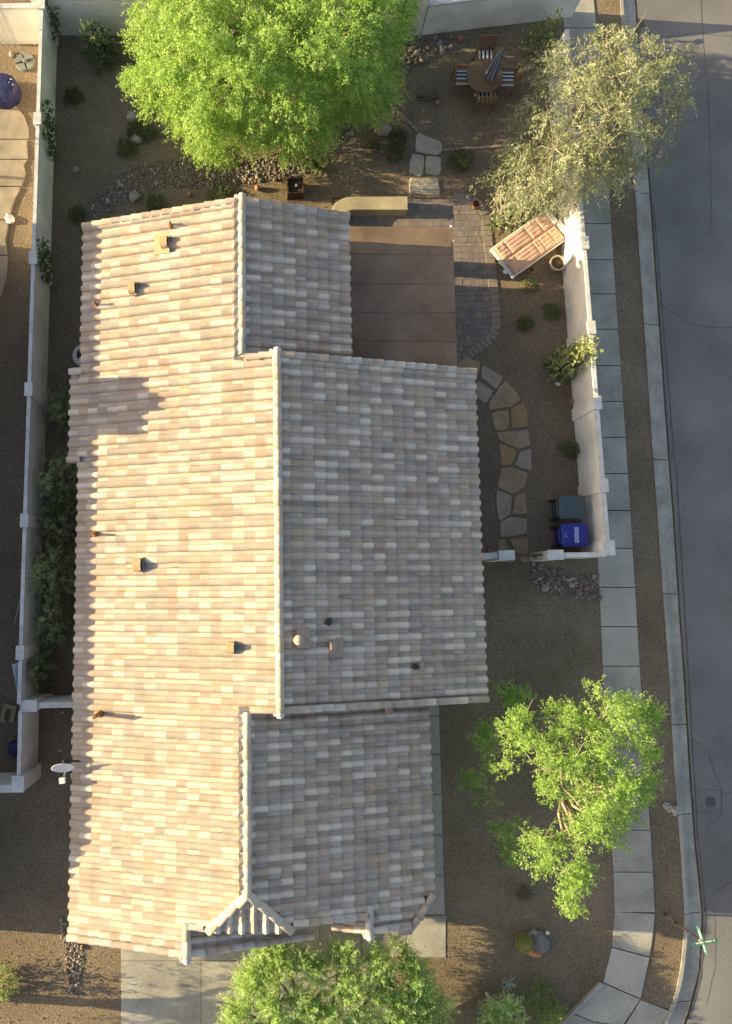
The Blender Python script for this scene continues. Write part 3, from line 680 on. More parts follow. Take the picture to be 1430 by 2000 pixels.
for x, y in ((pcx1 - .2, pcy1 - .2), (pcx1 - .2, pcy0 + .3), (pcx0 + .6, pcy1 - .2)):
    g = MB(); g.box((x, y, .98), (.3, .3, 1.96)); g.build('post', M['house_wall'], patio)
g = MB(); g.box((pcx1 - .02, pcy1 + .035, zp(pcx1) - .02), (.05, .06, .05)); g.box((pcx1 + .03, P(885, 470, 2.1).y, zp(pcx1) - .02), (.05, .07, .04)); g.build('bracket', M['pvc'], patio)

# ------------------------------------------------------------------ paved patio and paths
pv_out = [(650, 386), (800, 387), (884, 387), (920, 392), (937, 403), (945, 420), (949, 461), (957, 526), (963, 587), (966, 620), (965, 644), (956, 660), (939, 673), (905, 697), (885, 720), (640, 720)]
pvp = [(p.x, p.y) for p in W(pv_out)]
pav = tag(wempty('paver_patio', P(900, 560)), kind='structure')
g = MB(); g.prism(pvp, -.05, .008); g.build('sand_bed', M['soil'], pav)
pm = []
for m in ('paver1', 'paver2', 'paver3'):
    for (a, b_) in ((.205, .205), (.205, .135), (.135, .205)):
        g = MB(); g.prism([(-a / 2, -b_ / 2), (a / 2, -b_ / 2), (a / 2, b_ / 2), (-a / 2, b_ / 2)], -.03, .02, inset=.007); pm.append(((a, b_), g.mesh('paver', M[m])))
cand = []
xs0, xs1 = min(p[0] for p in pvp), max(p[0] for p in pvp); yy0, yy1 = min(p[1] for p in pvp), max(p[1] for p in pvp)
row = 0; y = yy0
while y < yy1:
    hgt = (.21, .14, .21)[row % 3]; x = xs0 + R.uniform(0, .1)
    while x < xs1:
        wdt = .21 if hgt == .14 or R.random() < .55 else .14
        c = (x + wdt / 2, y + hgt / 2)
        if inside(c, pvp) or inside((c[0] - .09, c[1]), pvp): cand.append((c, wdt, hgt))
        x += wdt
    y += hgt; row += 1
def seen_paver(c): return not (c[0][0] < pcx1 + .08 and c[0][1] < pcy1 - .3)
cand.sort(key=lambda c: (not seen_paver(c), R.random()))
rest = MB()
for i, (c, w_, h_) in enumerate(cand):
    k = R.choices(range(3), (.45, .33, .22))[0]; size = (.205 if w_ > .2 else .135, .205 if h_ > .2 else .135)
    me = next(q for s, q in pm[k * 3:k * 3 + 3] if s == size)
    mt = Matrix.Translation((c[0], c[1], R.gauss(0, .0025)))
    if i < 300:
        o = link('paver', me, pav, mt); o.matrix_parent_inverse = Matrix.Translation(-Vector(pav.location))
    else:
        a, b_ = size; rest.mi = k; rest.prism([(c[0] - a / 2, c[1] - b_ / 2), (c[0] + a / 2, c[1] - b_ / 2), (c[0] + a / 2, c[1] + b_ / 2), (c[0] - a / 2, c[1] + b_ / 2)], -.03, .02 + R.gauss(0, .002))
if rest.v: tag(rest.build('paver_field', [M['paver1'], M['paver2'], M['paver3']], pav), kind='stuff')
# border course along the curved edge
edge = W(pv_out[2:14]); acc = []
for a, b_ in zip(edge, edge[1:]):
    n = max(1, int(round((b_ - a).length / .2)))
    for i in range(n): acc.append((a.lerp(b_, i / n), a.lerp(b_, (i + 1) / n)))
for a, b_ in acc:
    d = (b_ - a).normalized(); nrm = Vector((-d.y, d.x, 0)); s = .006
    q = [a + d * s - nrm * .1, b_ - d * s - nrm * .1, b_ - d * s + nrm * .2, a + d * s + nrm * .2]
    g = MB(); g.prism([(p.x, p.y) for p in q], -.03, .03, inset=.008); g.build('border_paver', M['paver3'], pav)

def stones(name, polys, mats, kind=None, label=None, cat=None, h=.035, inset=.018):
    c = sum((P(*p) for q in polys for p in q), Vector()) / sum(len(q) for q in polys)
    t = wempty(name, (c.x, c.y, 0)); tag(t, label, cat, None, kind)
    for i, q in enumerate(polys):
        # round and roughen the traced corners
        w_ = [P(*p) for p in q]; o = []
        n = len(w_)
        for k in range(n):
            a, b_, d = w_[k - 1], w_[k], w_[(k + 1) % n]
            o += [b_.lerp(a, .16), b_.lerp((a + d) / 2, .05), b_.lerp(d, .16)]
            m_ = b_.lerp(d, .5); nn = (d - b_).cross(Vector((0, 0, 1))).normalized(); o.append(m_ + nn * R.uniform(-.015, .02))
        g = MB(); g.prism([(p.x, p.y) for p in o], -.04, h + R.uniform(-.008, .008), inset=inset); g.build('flagstone', M[mats[i % len(mats)]], t)
    return t
def z6(l, x0=860, y0=660, s=3.865): return [(x0 + a / s, y0 + b_ / s) for a, b_ in l]
fl = [z6(q) for q in (
    [(100, 215), (135, 180), (200, 138), (300, 185), (300, 230), (272, 318), (245, 335), (180, 330)],
    [(320, 205), (470, 295), (470, 320), (425, 385), (400, 378), (302, 298), (302, 255)],
    [(243, 345), (290, 330), (392, 400), (388, 430), (345, 500), (220, 420)],
    [(490, 315), (605, 455), (600, 475), (530, 525), (470, 530), (365, 550), (358, 510), (412, 420)],
    [(378, 570), (440, 545), (510, 550), (525, 620), (513, 680), (470, 700), (410, 695)],
    [(527, 540), (625, 482), (655, 560), (663, 668), (600, 680), (535, 683)],
    [(418, 712), (520, 705), (665, 690), (680, 812), (600, 838), (570, 830), (438, 770)],
    [(441, 790), (578, 850), (545, 955), (458, 968)],
    [(600, 857), (685, 835), (688, 1000), (640, 993), (558, 960)],
    [(458, 985), (540, 975), (665, 1025), (635, 1130), (550, 1185), (438, 1130), (440, 1060)],
    [(423, 1150), (480, 1165), (540, 1195), (530, 1330), (440, 1390), (420, 1250)],
    [(560, 1195), (635, 1160), (657, 1330), (540, 1335)],
    [(448, 1392), (530, 1352), (650, 1365), (657, 1472), (560, 1500), (450, 1510)],
    [(438, 1522), (495, 1520), (510, 1570), (570, 1650), (555, 1690), (438, 1690)],
    [(515, 1522), (662, 1510), (668, 1690), (610, 1690), (560, 1600)])]
stones('flagstone_path', fl, ['flag1', 'flag2', 'flag2', 'flag1', 'flag1', 'flag3', 'flag1', 'flag3', 'flag2', 'flag1', 'flag2', 'flag1', 'flag2', 'flag1', 'flag1'], 'structure')
st4 = [z6(q, 720, 0, 3.763) for q in ([(365, 980), (440, 1010), (537, 1050), (537, 1122), (500, 1143), (340, 1115), (345, 1010)], [(320, 1135), (400, 1150), (408, 1190), (400, 1280), (375, 1303), (295, 1270), (300, 1190)],
       [(422, 1148), (530, 1160), (532, 1260), (510, 1290), (417, 1280), (413, 1200)], [(305, 1310), (350, 1315), (510, 1315), (522, 1400), (518, 1438), (297, 1425), (300, 1360)])]
stones('stepping_stones', st4, ['step'], 'structure', h=.05)
# edging strips of brick
def edging(pts, label, wd=.1):
    p = W(pts); t = wempty('edging_strip', p[0], label=label, cat='edging')
    for a, b_ in zip(p, p[1:]):
        n = max(1, int((b_ - a).length / .3)); d = (b_ - a) / n; dd = d.normalized(); nn = Vector((-dd.y, dd.x, 0)) * wd / 2
        for i in range(n):
            q0, q1 = a + d * i + dd * .006, a + d * (i + 1) - dd * .006
            g = MB(); g.prism([((q0 - nn).x, (q0 - nn).y), ((q1 - nn).x, (q1 - nn).y), ((q1 + nn).x, (q1 + nn).y), ((q0 + nn).x, (q0 + nn).y)], -.03, .05 + R.uniform(-.006, .006), inset=.01); g.build('brick', M['edging'], t)
edging([(735, 178), (760, 203), (790, 232), (817, 259)], 'diagonal brick edging from the lime tree to the stepping stones')
edging([(864, 294), (910, 291), (960, 287), (1005, 284)], 'level brick edging from the stepping stones towards the olive tree')
# curved plaster bench
out = [(640, 420)] + [(640 + a / 5.107, 380 + b_ / 5.107) for a, b_ in ((40, 165), (48, 140), (62, 108), (85, 78), (112, 58), (150, 36), (200, 21), (400, 18), (800, 16))]
inn = [(640 + a / 5.107, 380 + b_ / 5.107) for a, b_ in ((803, 150), (500, 150), (300, 150), (240, 152), (215, 160), (198, 175), (188, 195))] + [(672, 430)]
hb = .42; q = [P(a, b_, hb) for a, b_ in out + inn]; c = sum(q, Vector()) / len(q)
t = wempty('bench', (c.x, c.y, 0), label='curved tan plaster seat wall at the patio edge by the stepping stones', cat='bench')
g = MB(); g.prism([(p.x, p.y) for p in q], -.02, hb, inset=.02); g.build('seat_wall', M['banco'], t)

# ------------------------------------------------------------------ garden furniture and things
def place(px, py, z=0.0): return P(px, py, z)
# dining set
tc = P(947, 147, .74); tc.z = 0
tb = empty('dining_table', tc, .3, 'round brown teak table with a closed parasol through it', 'table')
g = MB(); g.lathe([(.0, .70), (.59, .70), (.605, .71), (.605, .73), (.59, .74), (.03, .74), (0, .74)], (0, 0, 0), 36); g.build('tabletop', M['wood'], tb)
g = MB(); g.lathe([(.5, .62), (.5, .695), (.46, .695), (.46, .62)], (0, 0, 0), 24); g.build('apron', M['wood_dark'], tb)
for k in range(4):
    a = math.pi / 4 + k * math.pi / 2; g = MB(); g.box((.42 * math.cos(a), .42 * math.sin(a), .35), (.06, .06, .7), a); g.build('leg', M['wood'], tb)
g = MB()
for i in range(7): g.box((0, -.48 + .16 * i, .7415), (2 * math.sqrt(max(.01, .57 ** 2 - (.48 - .16 * i) ** 2)), .006, .002))
g.build('seam', M['wood_dark'], tb)
def chair():
    c = empty('dining_chair')
    for sx in (-1, 1):
        g = MB(); g.tube([(sx * .27, .25, 0), (sx * .27, .24, .64)], .024, 6); g.build('leg', M['wood'], c)
        g = MB(); g.tube([(sx * .27, -.25, 0), (sx * .27, -.25, .42), (sx * .26, -.34, .96)], .024, 6); g.build('leg', M['wood'], c)
        g = MB(); g.box((sx * .28, -.01, .655), (.065, .58, .025)); g.build('armrest', M['wood'], c)
    for i in range(6): g = MB(); g.box((0, -.2 + .085 * i, .41), (.5, .07, .02)); g.build('slat', M['wood'], c)
    g = MB(); g.box((0, -.345, .95), (.56, .03, .09)); g.box((0, -.26, .5), (.5, .03, .05)); g.build('back_rail', M['wood'], c)
    for i in range(7): g = MB(); g.box((-.21 + .07 * i, -.3, .72), (.045, .018, .42), M=Matrix.Rotation(.19, 3, 'X')); g.build('back_slat', M['wood'], c)
    g = MB(); xs = [-.235 + .47 * i / 7 for i in range(8)]
    for i in range(7):
        x0, x1 = xs[i], xs[i + 1]; V = []
        for x in (x0, x1):
            e = .018 * max(0, 1 - abs(x) / .235) ** .5
            V += [(x, -.235, .43), (x, -.235, .47), (x, -.2, .495 + e), (x, .2, .495 + e), (x, .235, .47), (x, .235, .43)]
        g.add(V, [(i_, i_ + 1, i_ + 7, i_ + 6) for i_ in range(5)] + [(5, 0, 6, 11), (5, 4, 3, 2, 1, 0), (6, 7, 8, 9, 10, 11)], i % 2)
    g.build('cushion', [M['white_fabric'], M['navy']], c)
    return c
ch = chair()
for i, (px, py, a, lab) in enumerate(((947, 112, math.pi, 'teak chair on the wall side of the round table'), (903, 152, -math.pi / 2, 'teak chair with striped cushion on the lime tree side of the table'),
                                 (990, 155, math.pi / 2, 'teak chair partly under the parasol on the olive tree side of the table'), (946, 192, 0.0, 'teak chair with striped cushion on the house side of the table'))):
    o = ch if i == 0 else copy_tree(ch)
    p = P(px, py, .45); o.location = (p.x, p.y, 0); o.rotation_euler = (0, 0, a + R.uniform(-.05, .05)); tag(o, lab, 'chair', 'chairs round the teak table')
# closed parasol leaning a little
pb, ptop = P(955, 149, .74), P(983, 92, 2.35); ax = Vector((.16, -.02, 1)).normalized()
ptop = P(984, 93, 2.3); pbase = P(957, 151, .78); axv = (ptop - pbase); Lp = axv.length
uo = empty('parasol', (pbase.x, pbase.y, .0), 0, 'closed blue and grey parasol leaning out of the round table', 'parasol')
Mq = axv.to_track_quat('Z', 'Y').to_matrix().to_4x4(); Mq.translation = Vector((0, 0, .78))
g = MB(); g.tube([(0, 0, -.8), (0, 0, Lp + .04)], .022, 8); g.build('pole', M['wood_dark'], uo, matrix=Mq)
g = MB(); V = []; nn = 16
for r, z in ((.17, .1), (.165, .25), (.135, .6), (.10, 1.0), (.06, 1.35), (.03, Lp)):
    for k in range(nn):
        t = 2 * math.pi * k / nn; rr = r * (1.12 if k % 2 else .74) * (1 + .08 * math.sin(3 * t + z)); V.append((rr * math.cos(t), rr * math.sin(t), z - (.06 if (k % 2 and z < .2) else 0)))
fs = []; mi = []
for i in range(5):
    for k in range(nn): g.f.append([i * nn + k, i * nn + (k + 1) % nn, (i + 1) * nn + (k + 1) % nn, (i + 1) * nn + k]); g.m.append((0, 0, 1, 0, 1, 1, 0, 1)[(k // 1) % 8])
g.v = V; g.build('canopy', [M['canopy_blue'], M['canopy_grey']], uo, matrix=Mq)
g = MB(); g.lathe([(.03, -.03), (.03, .03), (.0, .07)], (0, 0, Lp + .02), 8); g.build('finial', M['wood_dark'], uo, matrix=Mq)

# chaise for two
c0, c1, c2, c3 = P(959.6, 485, .36), P(1001.5, 542, .36), P(1110, 466, .36), P(1070, 405, .36)
cc = (c0 + c1 + c2 + c3) / 4; ex = ((c3 - c0) + (c2 - c1)); Lc = ex.length / 2; ex.normalize(); ey = Vector((-ex.y, ex.x, 0)); Wc = ((c0 - c1).length + (c3 - c2).length) / 2
ca = math.atan2(ex.y, ex.x)
cz = empty('double_chaise', (cc.x, cc.y, 0), ca, 'white framed double chaise with two salmon cushions by the garden wall', 'lounge chair')
for sy in (-1, 1):
    g = MB(); g.tube([(-Lc / 2, sy * (Wc / 2 - .03), .31), (Lc / 2 - .03, sy * (Wc / 2 - .03), .31)], .03, 8); g.build('side_rail', M['pvc'], cz)
    g = MB(); g.box((0, sy * (Wc / 2 - .28), .3), (Lc - .1, .05, .05)); g.build('slat', M['pvc'], cz)
    for sx in (-1, 1):
        g = MB(); g.tube([(sx * (Lc / 2 - .12), sy * (Wc / 2 - .03), 0), (sx * (Lc / 2 - .12), sy * (Wc / 2 - .03), .3)], .03, 8); g.build('leg', M['pvc'], cz)
    g = MB(); g.box((Lc / 2 - .06 + (.03 if sy < 0 else -.03), sy * Wc / 4, .43), (.16, Wc / 2 - .03, .06)); g.build('headboard', M['pvc'], cz)
g = MB(); g.tube([(-Lc / 2, -Wc / 2 + .03, .31), (-Lc / 2, Wc / 2 - .03, .31)], .03, 8); g.box((-Lc / 2 + .05, 0, .33), (.03, Wc - .1, .06)); g.build('foot_rail', M['pvc'], cz)
g = MB(); g.box((-Lc / 2 - .07, -Wc / 2 + .32, .3), (.1, .14, .03), .4); g.build('clip', M['pvc'], cz)
def pillow(x0, x1, y0, y1, z0, z1, n=12):
    V = []; fs = []
    for i in range(n + 1):
        for j in range(n + 1):
            u, v = i / n, j / n; e = min(1, 6 * min(u, 1 - u) + .0) ** .5 * min(1, 8 * min(v, 1 - v)) ** .5; gr = max(0, 1 - abs((v * 4 + .5) % 1 - .5) * 7) * .012
            V.append((x0 + (x1 - x0) * u, y0 + (y1 - y0) * v, z1 - .03 + .03 * e - gr * e + .006 * math.sin(u * 9 + y0 * 7 + x0 * 5) * math.sin(v * 6 + x0 * 3)))
    for i in range(n):
        for j in range(n): a = i * (n + 1) + j; fs.append((a, a + n + 1, a + n + 2, a + 1))
    m = len(V); rim = [i * (n + 1) for i in range(n + 1)] + [n * (n + 1) + j for j in range(1, n + 1)] + [i * (n + 1) + n for i in range(n - 1, -1, -1)] + [j for j in range(n - 1, 0, -1)]
    for k in rim: V.append((V[k][0], V[k][1], z0))
    for k in range(len(rim)): fs.append((rim[k], m + k, m + (k + 1) % len(rim), rim[(k + 1) % len(rim)]))
    return V, fs
for sy in (-1, 1):
    y0, y1_ = (.015, Wc / 2 - .06) if sy > 0 else (-Wc / 2 + .06, -.015)
    x_ = [-Lc / 2 + .09 + f * (Lc - .25) for f in ((0, .17, .54, .64, .84, 1) if sy < 0 else (0, .17, .58, .8, 1))]
    for a, b_ in zip(x_, x_[1:]):
        V, fs = pillow(a + .002, b_ - .002, y0, y1_, .345, .43); g = MB(); g.add(V, fs); g.build('cushion_panel', M['pink'], cz)
# wheelie bins
def bin_(c, rz, body, lid, label, sticker):
    t = empty('wheelie_bin', (c.x, c.y, 0), rz, label, 'bin', 'wheelie bins in the side yard')
    def rr(w, d, r, n=4): return [(sx * (w / 2 - r) + r * math.cos(a0 + math.pi / 2 * k / n), sy * (d / 2 - r) + r * math.sin(a0 + math.pi / 2 * k / n)) for sx, sy, a0 in ((1, 1, 0), (-1, 1, math.pi / 2), (-1, -1, math.pi), (1, -1, 3 * math.pi / 2)) for k in range(n + 1)]
    def loft(g, secs):
        V = []; n = len(secs[0][0]); fs = []
        for pts, z in secs: V += [(x, y, z) for x, y in pts]
        for i in range(len(secs) - 1): fs += [(i * n + k, i * n + (k + 1) % n, (i + 1) * n + (k + 1) % n, (i + 1) * n + k) for k in range(n)]
        fs += [tuple(range(n - 1, -1, -1)), tuple((len(secs) - 1) * n + k for k in range(n))]; g.add(V, fs)
    g = MB(); loft(g, [(rr(.5, .48, .06), .06), (rr(.66, .62, .07), .9), (rr(.72, .66, .07), .93), (rr(.72, .66, .07), .97)]); g.build('body', body, t)
    g = MB(); loft(g, [(rr(.80, .70, .10), .975), (rr(.82, .72, .11), .99), (rr(.80, .70, .12), 1.02), (rr(.66, .58, .14), 1.055), (rr(.4, .34, .1), 1.066)]); L_ = g.build('lid', lid, t)
    g = MB(); g.tube([(-.43, -.22, .96), (-.45, -.1, .97), (-.45, .1, .97), (-.43, .22, .96)], .017, 6); g.build('handle', body, t)
    for sy in (-1, 1): g = MB(); g.lathe([(.0, -.03), (.13, -.03), (.13, .03), (0, .03)], (-.25, sy * .3, .13), 14, M=Matrix.Rotation(math.pi / 2, 3, 'X')); g.build('wheel', M['bin_dark'], t)
    if sticker:
        g = MB(); g.box((.035, 0, 1.067), (.125, .47, .004)); g.build('label_strip', M['sticker'], L_, matrix=Matrix.Rotation(-.05, 4, 'Z'))
        g = MB()
        for k in range(6): g.box((.035 + (k % 2 - .5) * .045, -.19 + .07 * k, 1.0705), (.025, .045, .0015))
        g.build('print', M['bin_blue'], L_)
        g = MB()
        for k in range(3):
            a = 2 * math.pi * k / 3 + .3; q = [( -.265 + .03 * math.cos(a + s), .0 + .085 * math.sin(a + s), 1.052) for s in (0, .45, .9, 1.35, 1.6)]
            g.tube(q, [.009, .011, .012, .016, .004], 5)
        g.tube([(-.27, -.06, 1.052), (-.255, .0, 1.054), (-.27, .06, 1.052)], .008, 5)
        g.build('emblem', M['mark'], L_)
    return t
pb = P(1117.5, 990.5, 1.0); bin_(pb, .0, M['bin_green'], M['bin_green'], 'grey green wheelie bin with plain lid next to the cream wall', False)
pb = P(1122.5, 1045, 1.0); bin_(pb, .03, M['bin_blue'], M['bin_blue'], 'blue wheelie bin with pale label strip on its lid', True)
# fire hydrant
hp = P(1302, 1574, 0); hy_ = empty('fire_hydrant', hp, .35, 'silver fire hydrant on the gravel verge by the kerb', 'fire hydrant'); hs = .72
g = MB(); g.lathe([(.17 * hs, 0), (.17 * hs, .04), (.1 * hs, .05), (.1 * hs, .40), (.135 * hs, .41), (.135 * hs, .44), (.1 * hs, .45)], (0, 0, 0), 14); g.build('barrel', M['silver'], hy_)
g = MB(); g.lathe([(.115 * hs, .45), (.105 * hs, .5), (.07 * hs, .55), (.035 * hs, .565), (.03 * hs, .61), (0, .61)], (0, 0, 0), 12); g.build('bonnet', M['silver'], hy_)
for a, l, r in ((0, .155, .045), (math.pi, .155, .045), (-math.pi / 2, .175, .06)):
    g = MB(); MM = Matrix.Rotation(a, 3, 'Z') @ Matrix.Rotation(math.pi / 2, 3, 'Y'); g.lathe([(r * .7, .06), (r * .7, l - .06), (r, l - .06), (r, l), (r * .4, l + .01), (r * .35, l + .04), (0, l + .04)], (0, 0, .34), 8, M=MM); g.build('nozzle', M['silver'], hy_)
for k in range(6): a = k * math.pi / 3; g = MB(); g.lathe([(.016, .035), (.016, .06), (0, .061)], (.115 * math.cos(a), .115 * math.sin(a), 0), 6); g.build('bolt', M['steel'], hy_)
# street sign
sb, stp = P(1298, 1785, 0), P(1369, 1838, 2.25)
sg = empty('street_sign', sb, 0, 'green crossed street name sign on a thin dark pole at the corner', 'street sign')
tp = stp - sb; g = MB(); g.tube([(0, 0, 0), tuple(tp)], .03, 8); g.build('pole', M['steel'], sg)
g = MB(); g.lathe([(.035, -.05), (.035, .12), (.0, .13)], tp, 8); g.build('bracket', M['galv'], sg)
def blade(pa, pb_, z):
    a, b_ = P(*pa, z) - sb, P(*pb_, z) - sb; c = (a + b_) / 2; d = b_ - a; an = math.atan2(d.y, d.x)
    t = MB(); t.box((0, 0, 0), (d.length, .012, .16)); mm = Matrix.Translation(Vector((c.x, c.y, z - .0))) @ Matrix.Rotation(an, 4, 'Z')
    o = t.build('sign_blade', M['sign_green'], sg, matrix=mm)
    for s in (-1, 1):
        f = MB(); k = 0; x = -d.length * .36
        while x < d.length * .36:
            wl = R.uniform(.03, .05); f.box((x + wl / 2, s * .0075, 0), (wl * .7, .002, R.choice((.055, .07, .07)))); x += wl
            k += 1
            if k % 5 == 0: x += .04
        f.build('lettering', M['sign_white'], o)
    f = MB(); f.box((0, 0, .082), (d.length, .016, .006)); f.build('edge', M['sign_green'], o)
blade((1363, 1810), (1380, 1864), 2.24); blade((1352, 1845), (1402, 1836), 2.42)
# low marker post by the kerb at the top
mp = P(1234, 73, 0); mk = empty('marker_post', mp, 0, 'low dark post with a flat plate on the kerb above the olive tree', 'post')
g = MB(); g.tube([(0, 0, 0), (.06, .08, .42)], .03, 7); g.build('post', M['steel'], mk); g = MB(); g.box((.1, .1, .44), (.22, .16, .03), .3); g.build('plate', M['steel'], mk)
# satellite dish
dz_ = 3.05; dc = P(123, 1497, dz_); dm = P(146, 1488, 2.75)
ds = wempty('satellite_dish', (dc.x, dc.y, dz_), label='white satellite dish on an arm beside the left roof edge', cat='satellite dish')
nrm = Vector((.12, -.83, .55)).normalized(); Md = nrm.to_track_quat('Z', 'Y').to_matrix()
g = MB(); g.lathe([(0, -.03), (.14, -.018), (.24, .012), (.29, .035), (.30, .045), (.285, .047), (.235, .026), (.13, 0), (0, -.012)], dc, 28, M=Matrix.Identity(3) and Md); g.build('reflector', M['dish'], ds, True)
lnb = P(122, 1524, dz_ - .1); g = MB(); g.tube([dc + Md @ Vector((0, -.27, .0)), lnb + Vector((.03, .1, -.04))], .02, 6); g.build('arm', M['dish'], ds)
g = MB(); g.box(lnb, (.15, .15, .12), .1); g.build('receiver', M['dish'], ds)
g = MB(); g.tube([dc - nrm * .04, dc - nrm * .16, (dm.x + .1, dm.y, zL(dm.x + .1) + .03)], .028, 7); g.build('mast', M['steel'], ds)
# air conditioner by the house
ap = P(166, 692, .85); ac = empty('air_conditioner', (ap.x, ap.y, 0), 0, 'grey rounded air conditioner half hidden under the left eave', 'air conditioner')
g = MB(); g.prism([(.36 * math.cos(a) * (1.15 if abs(math.cos(a)) > .7 else 1.05), .36 * math.sin(a) * 1.1) for a in [2 * math.pi * k / 20 for k in range(20)]], 0, .82, inset=.05); g.build('cabinet', M['ac'], ac)
g = MB(); g.lathe([(.0, .822), (.27, .822), (.27, .835), (0, .84)], (0, 0, 0), 20); g.build('fan_grille', M['bin_dark'], ac)

# pots, balls, logs, rocks
def ball(px, py, r, label, cat='ornament', m='terracotta'):
    p = P(px, py, r); g = MB(); g.lathe([(r * math.sin(math.pi * k / 10), -r * math.cos(math.pi * k / 10)) for k in range(11)], (0, 0, 0), 16); o = g.build('garden_ball', M[m], None, True); o.location = (p.x, p.y, r * .92); return tag(o, label, cat, 'terracotta garden balls')
ball(283, 231, .09, 'terracotta ball beside the pale boulder on the lime tree\'s left'); ball(503, 367, .095, 'terracotta ball near the red square planter behind the roof'); ball(371, 379, .085, 'terracotta ball close to the ridge\'s upper left slope')
ball(855, 199, .085, 'terracotta ball at the end of the driftwood log'); ball(900, 75, .1, 'terracotta ball at the foot of the lower grey wall'); ball(1118, 783, .075, 'terracotta ball by the cream wall below the flowering bush'); ball(957, 1076, .07, 'terracotta ball beside the house near the gate')
def pot(px, py, r, h, m, label, fill='soil'):
    p = P(px, py, h); t = empty('plant_pot', (p.x, p.y, 0), 0, label, 'pot')
    g = MB(); g.lathe([(r * .7, 0), (r * .95, h * .85), (r * 1.08, h * .86), (r * 1.08, h), (r * .9, h), (r * .88, h * .8), (0, h * .8)], (0, 0, 0), 20); g.build('pot_body', M[m], t)
    g = MB(); g.lathe([(0, h * .81), (r * .87, h * .81), (r * .4, h * .84), (0, h * .845)], (0, 0, 0), 14); g.build('potting_soil', M[fill], t); return t
pot(931, 397, .13, .25, 'terracotta', 'terracotta pot at the upper right corner of the paved patio')
pot(1090, 513, .24, .34, 'hoop', 'pale rimmed pot on the gravel between chaise and wall')
pot(1003, 427, .2, .12, 'pot_dark', 'shallow dark bowl above the chaise under the olive twigs')
pot(1038, 526, .1, .22, 'terracotta', 'small terracotta pot beside the lower edge of the chaise')
q = P(577, 362, .4); t = empty('square_planter', (q.x, q.y, 0), .04, 'square dark red planter box behind the north roof edge', 'planter')
g = MB(); w_ = .27
for sx, sy, a, b_ in ((0, 1, .54, .04), (0, -1, .54, .04), (1, 0, .04, .46), (-1, 0, .04, .46)): g.box((sx * .25, sy * .25, .2), (a, b_, .4))
g.build('box', M['brick_red'], t); g = MB(); g.box((0, 0, .17), (.46, .46, .3)); g.build('potting_soil', M['soil'], t); g = MB(); g.lathe([(0, 0), (.05, .02), (.035, .07), (0, .09)], (.04, .03, .32), 7); g.build('ornament', M['white_rag'], t)
lg = P(837, 188, .08); t = empty('driftwood_log', lg, -.02, 'weathered driftwood log lying in the seating area by a ball', 'log')
g = MB(); g.tube([(-.36, .02, .02), (-.15, .04, .0), (.1, .0, .02), (.36, -.03, 0)], [.05, .085, .09, .06], 9); g.build('log', M['log'], t); g = MB(); g.tube([(-.3, -.1, -.03), (-.05, -.06, -.02), (.12, -.12, -.02)], [.03, .045, .025], 7); g.build('branch', M['log'], t)
ROCK = {}
def rock_mesh(seed, m, sub=1, flat=.7, rough=.22):
    r = np.random.default_rng(seed); import bmesh
    bm = bmesh.new(); bmesh.ops.create_icosphere(bm, subdivisions=sub, radius=1.0)
    ax = r.normal(size=(7, 3)); ax /= np.linalg.norm(ax, axis=1)[:, None]; cut = r.uniform(.62, .95, 7)
    for v in bm.verts:
        c = np.array(v.co)
        for a, k in zip(ax, cut):
            d = c @ a
            if d > k: c = c - a * (d - k)
        c = c * (1 + r.uniform(-rough, rough) * .35); c[2] *= flat; v.co = c
    me = bpy.data.meshes.new('rock'); bm.to_mesh(me); bm.free(); me.materials.append(M[m]); return me
def boulder(px, py, sx, sy, sz, m, label, rz=0.0, seed=1, name='boulder', cat='boulder'):
    o = link(name, rock_mesh(seed, m, 3, 1.0, .12)); p = P(px, py, sz * .4); o.location = (p.x, p.y, sz * .35); o.scale = (sx, sy, sz); o.rotation_euler = (0, 0, rz); return tag(o, label, cat)
boulder(748, 252, .3, .26, .24, 'stone4', 'pale angular boulder left of the stepping stones', .3, 21); boulder(260, 228, .25, .23, .2, 'boulder', 'pinkish rounded boulder beside a terracotta ball', .8, 22); boulder(268, 271, .19, .18, .16, 'stone4', 'small pale rock among dark shrubs left of the lime tree', .2, 23)
boulder(148, 333, .13, .12, .1, 'boulder', 'small grey rock near the left garden wall', .2, 24); boulder(264, 384, .22, .2, .12, 'boulder', 'low pink boulder at the end of the dry stone bed', 1.2, 25)
boulder(1053, 1839, .36, .27, .2, 'slabrock', 'flat grey slate rock beside the barrel cactus', -.9, 26); boulder(1043, 1860, .25, .13, .13, 'boulder_or', 'orange sunlit rock below the barrel cactus', -.25, 27); boulder(1040, 1824, .2, .13, .15, 'boulder', 'brown rock above the slate rock by the cactus', .3, 28)
boulder(1069, 1822, .075, .06, .06, 'white_rag', 'small white stone right of the cactus rocks', .2, 29, 'stone', 'stone'); boulder(1090, 750, .1, .055, .04, 'white_rag', 'small white stone on the gravel below the flowering bush', -.3, 30, 'stone', 'stone')
boulder(994, 1950, .19, .13, .14, 'boulder', 'pinkish rock behind the small lime seedling at the bottom', .3, 31); boulder(122, 1392, .035, .03, .03, 'white_rag', 'tiny white stone below the wall return', 0, 32, 'stone', 'stone'); boulder(117, 1466, .04, .03, .03, 'white_rag', 'tiny pale stone above the satellite dish', 0, 33, 'stone', 'stone')
boulder(1111, 528, .06, .12, .08, 'white_rag', 'white cap stone at the foot of the cream wall', 1.0, 34, 'stone', 'stone')

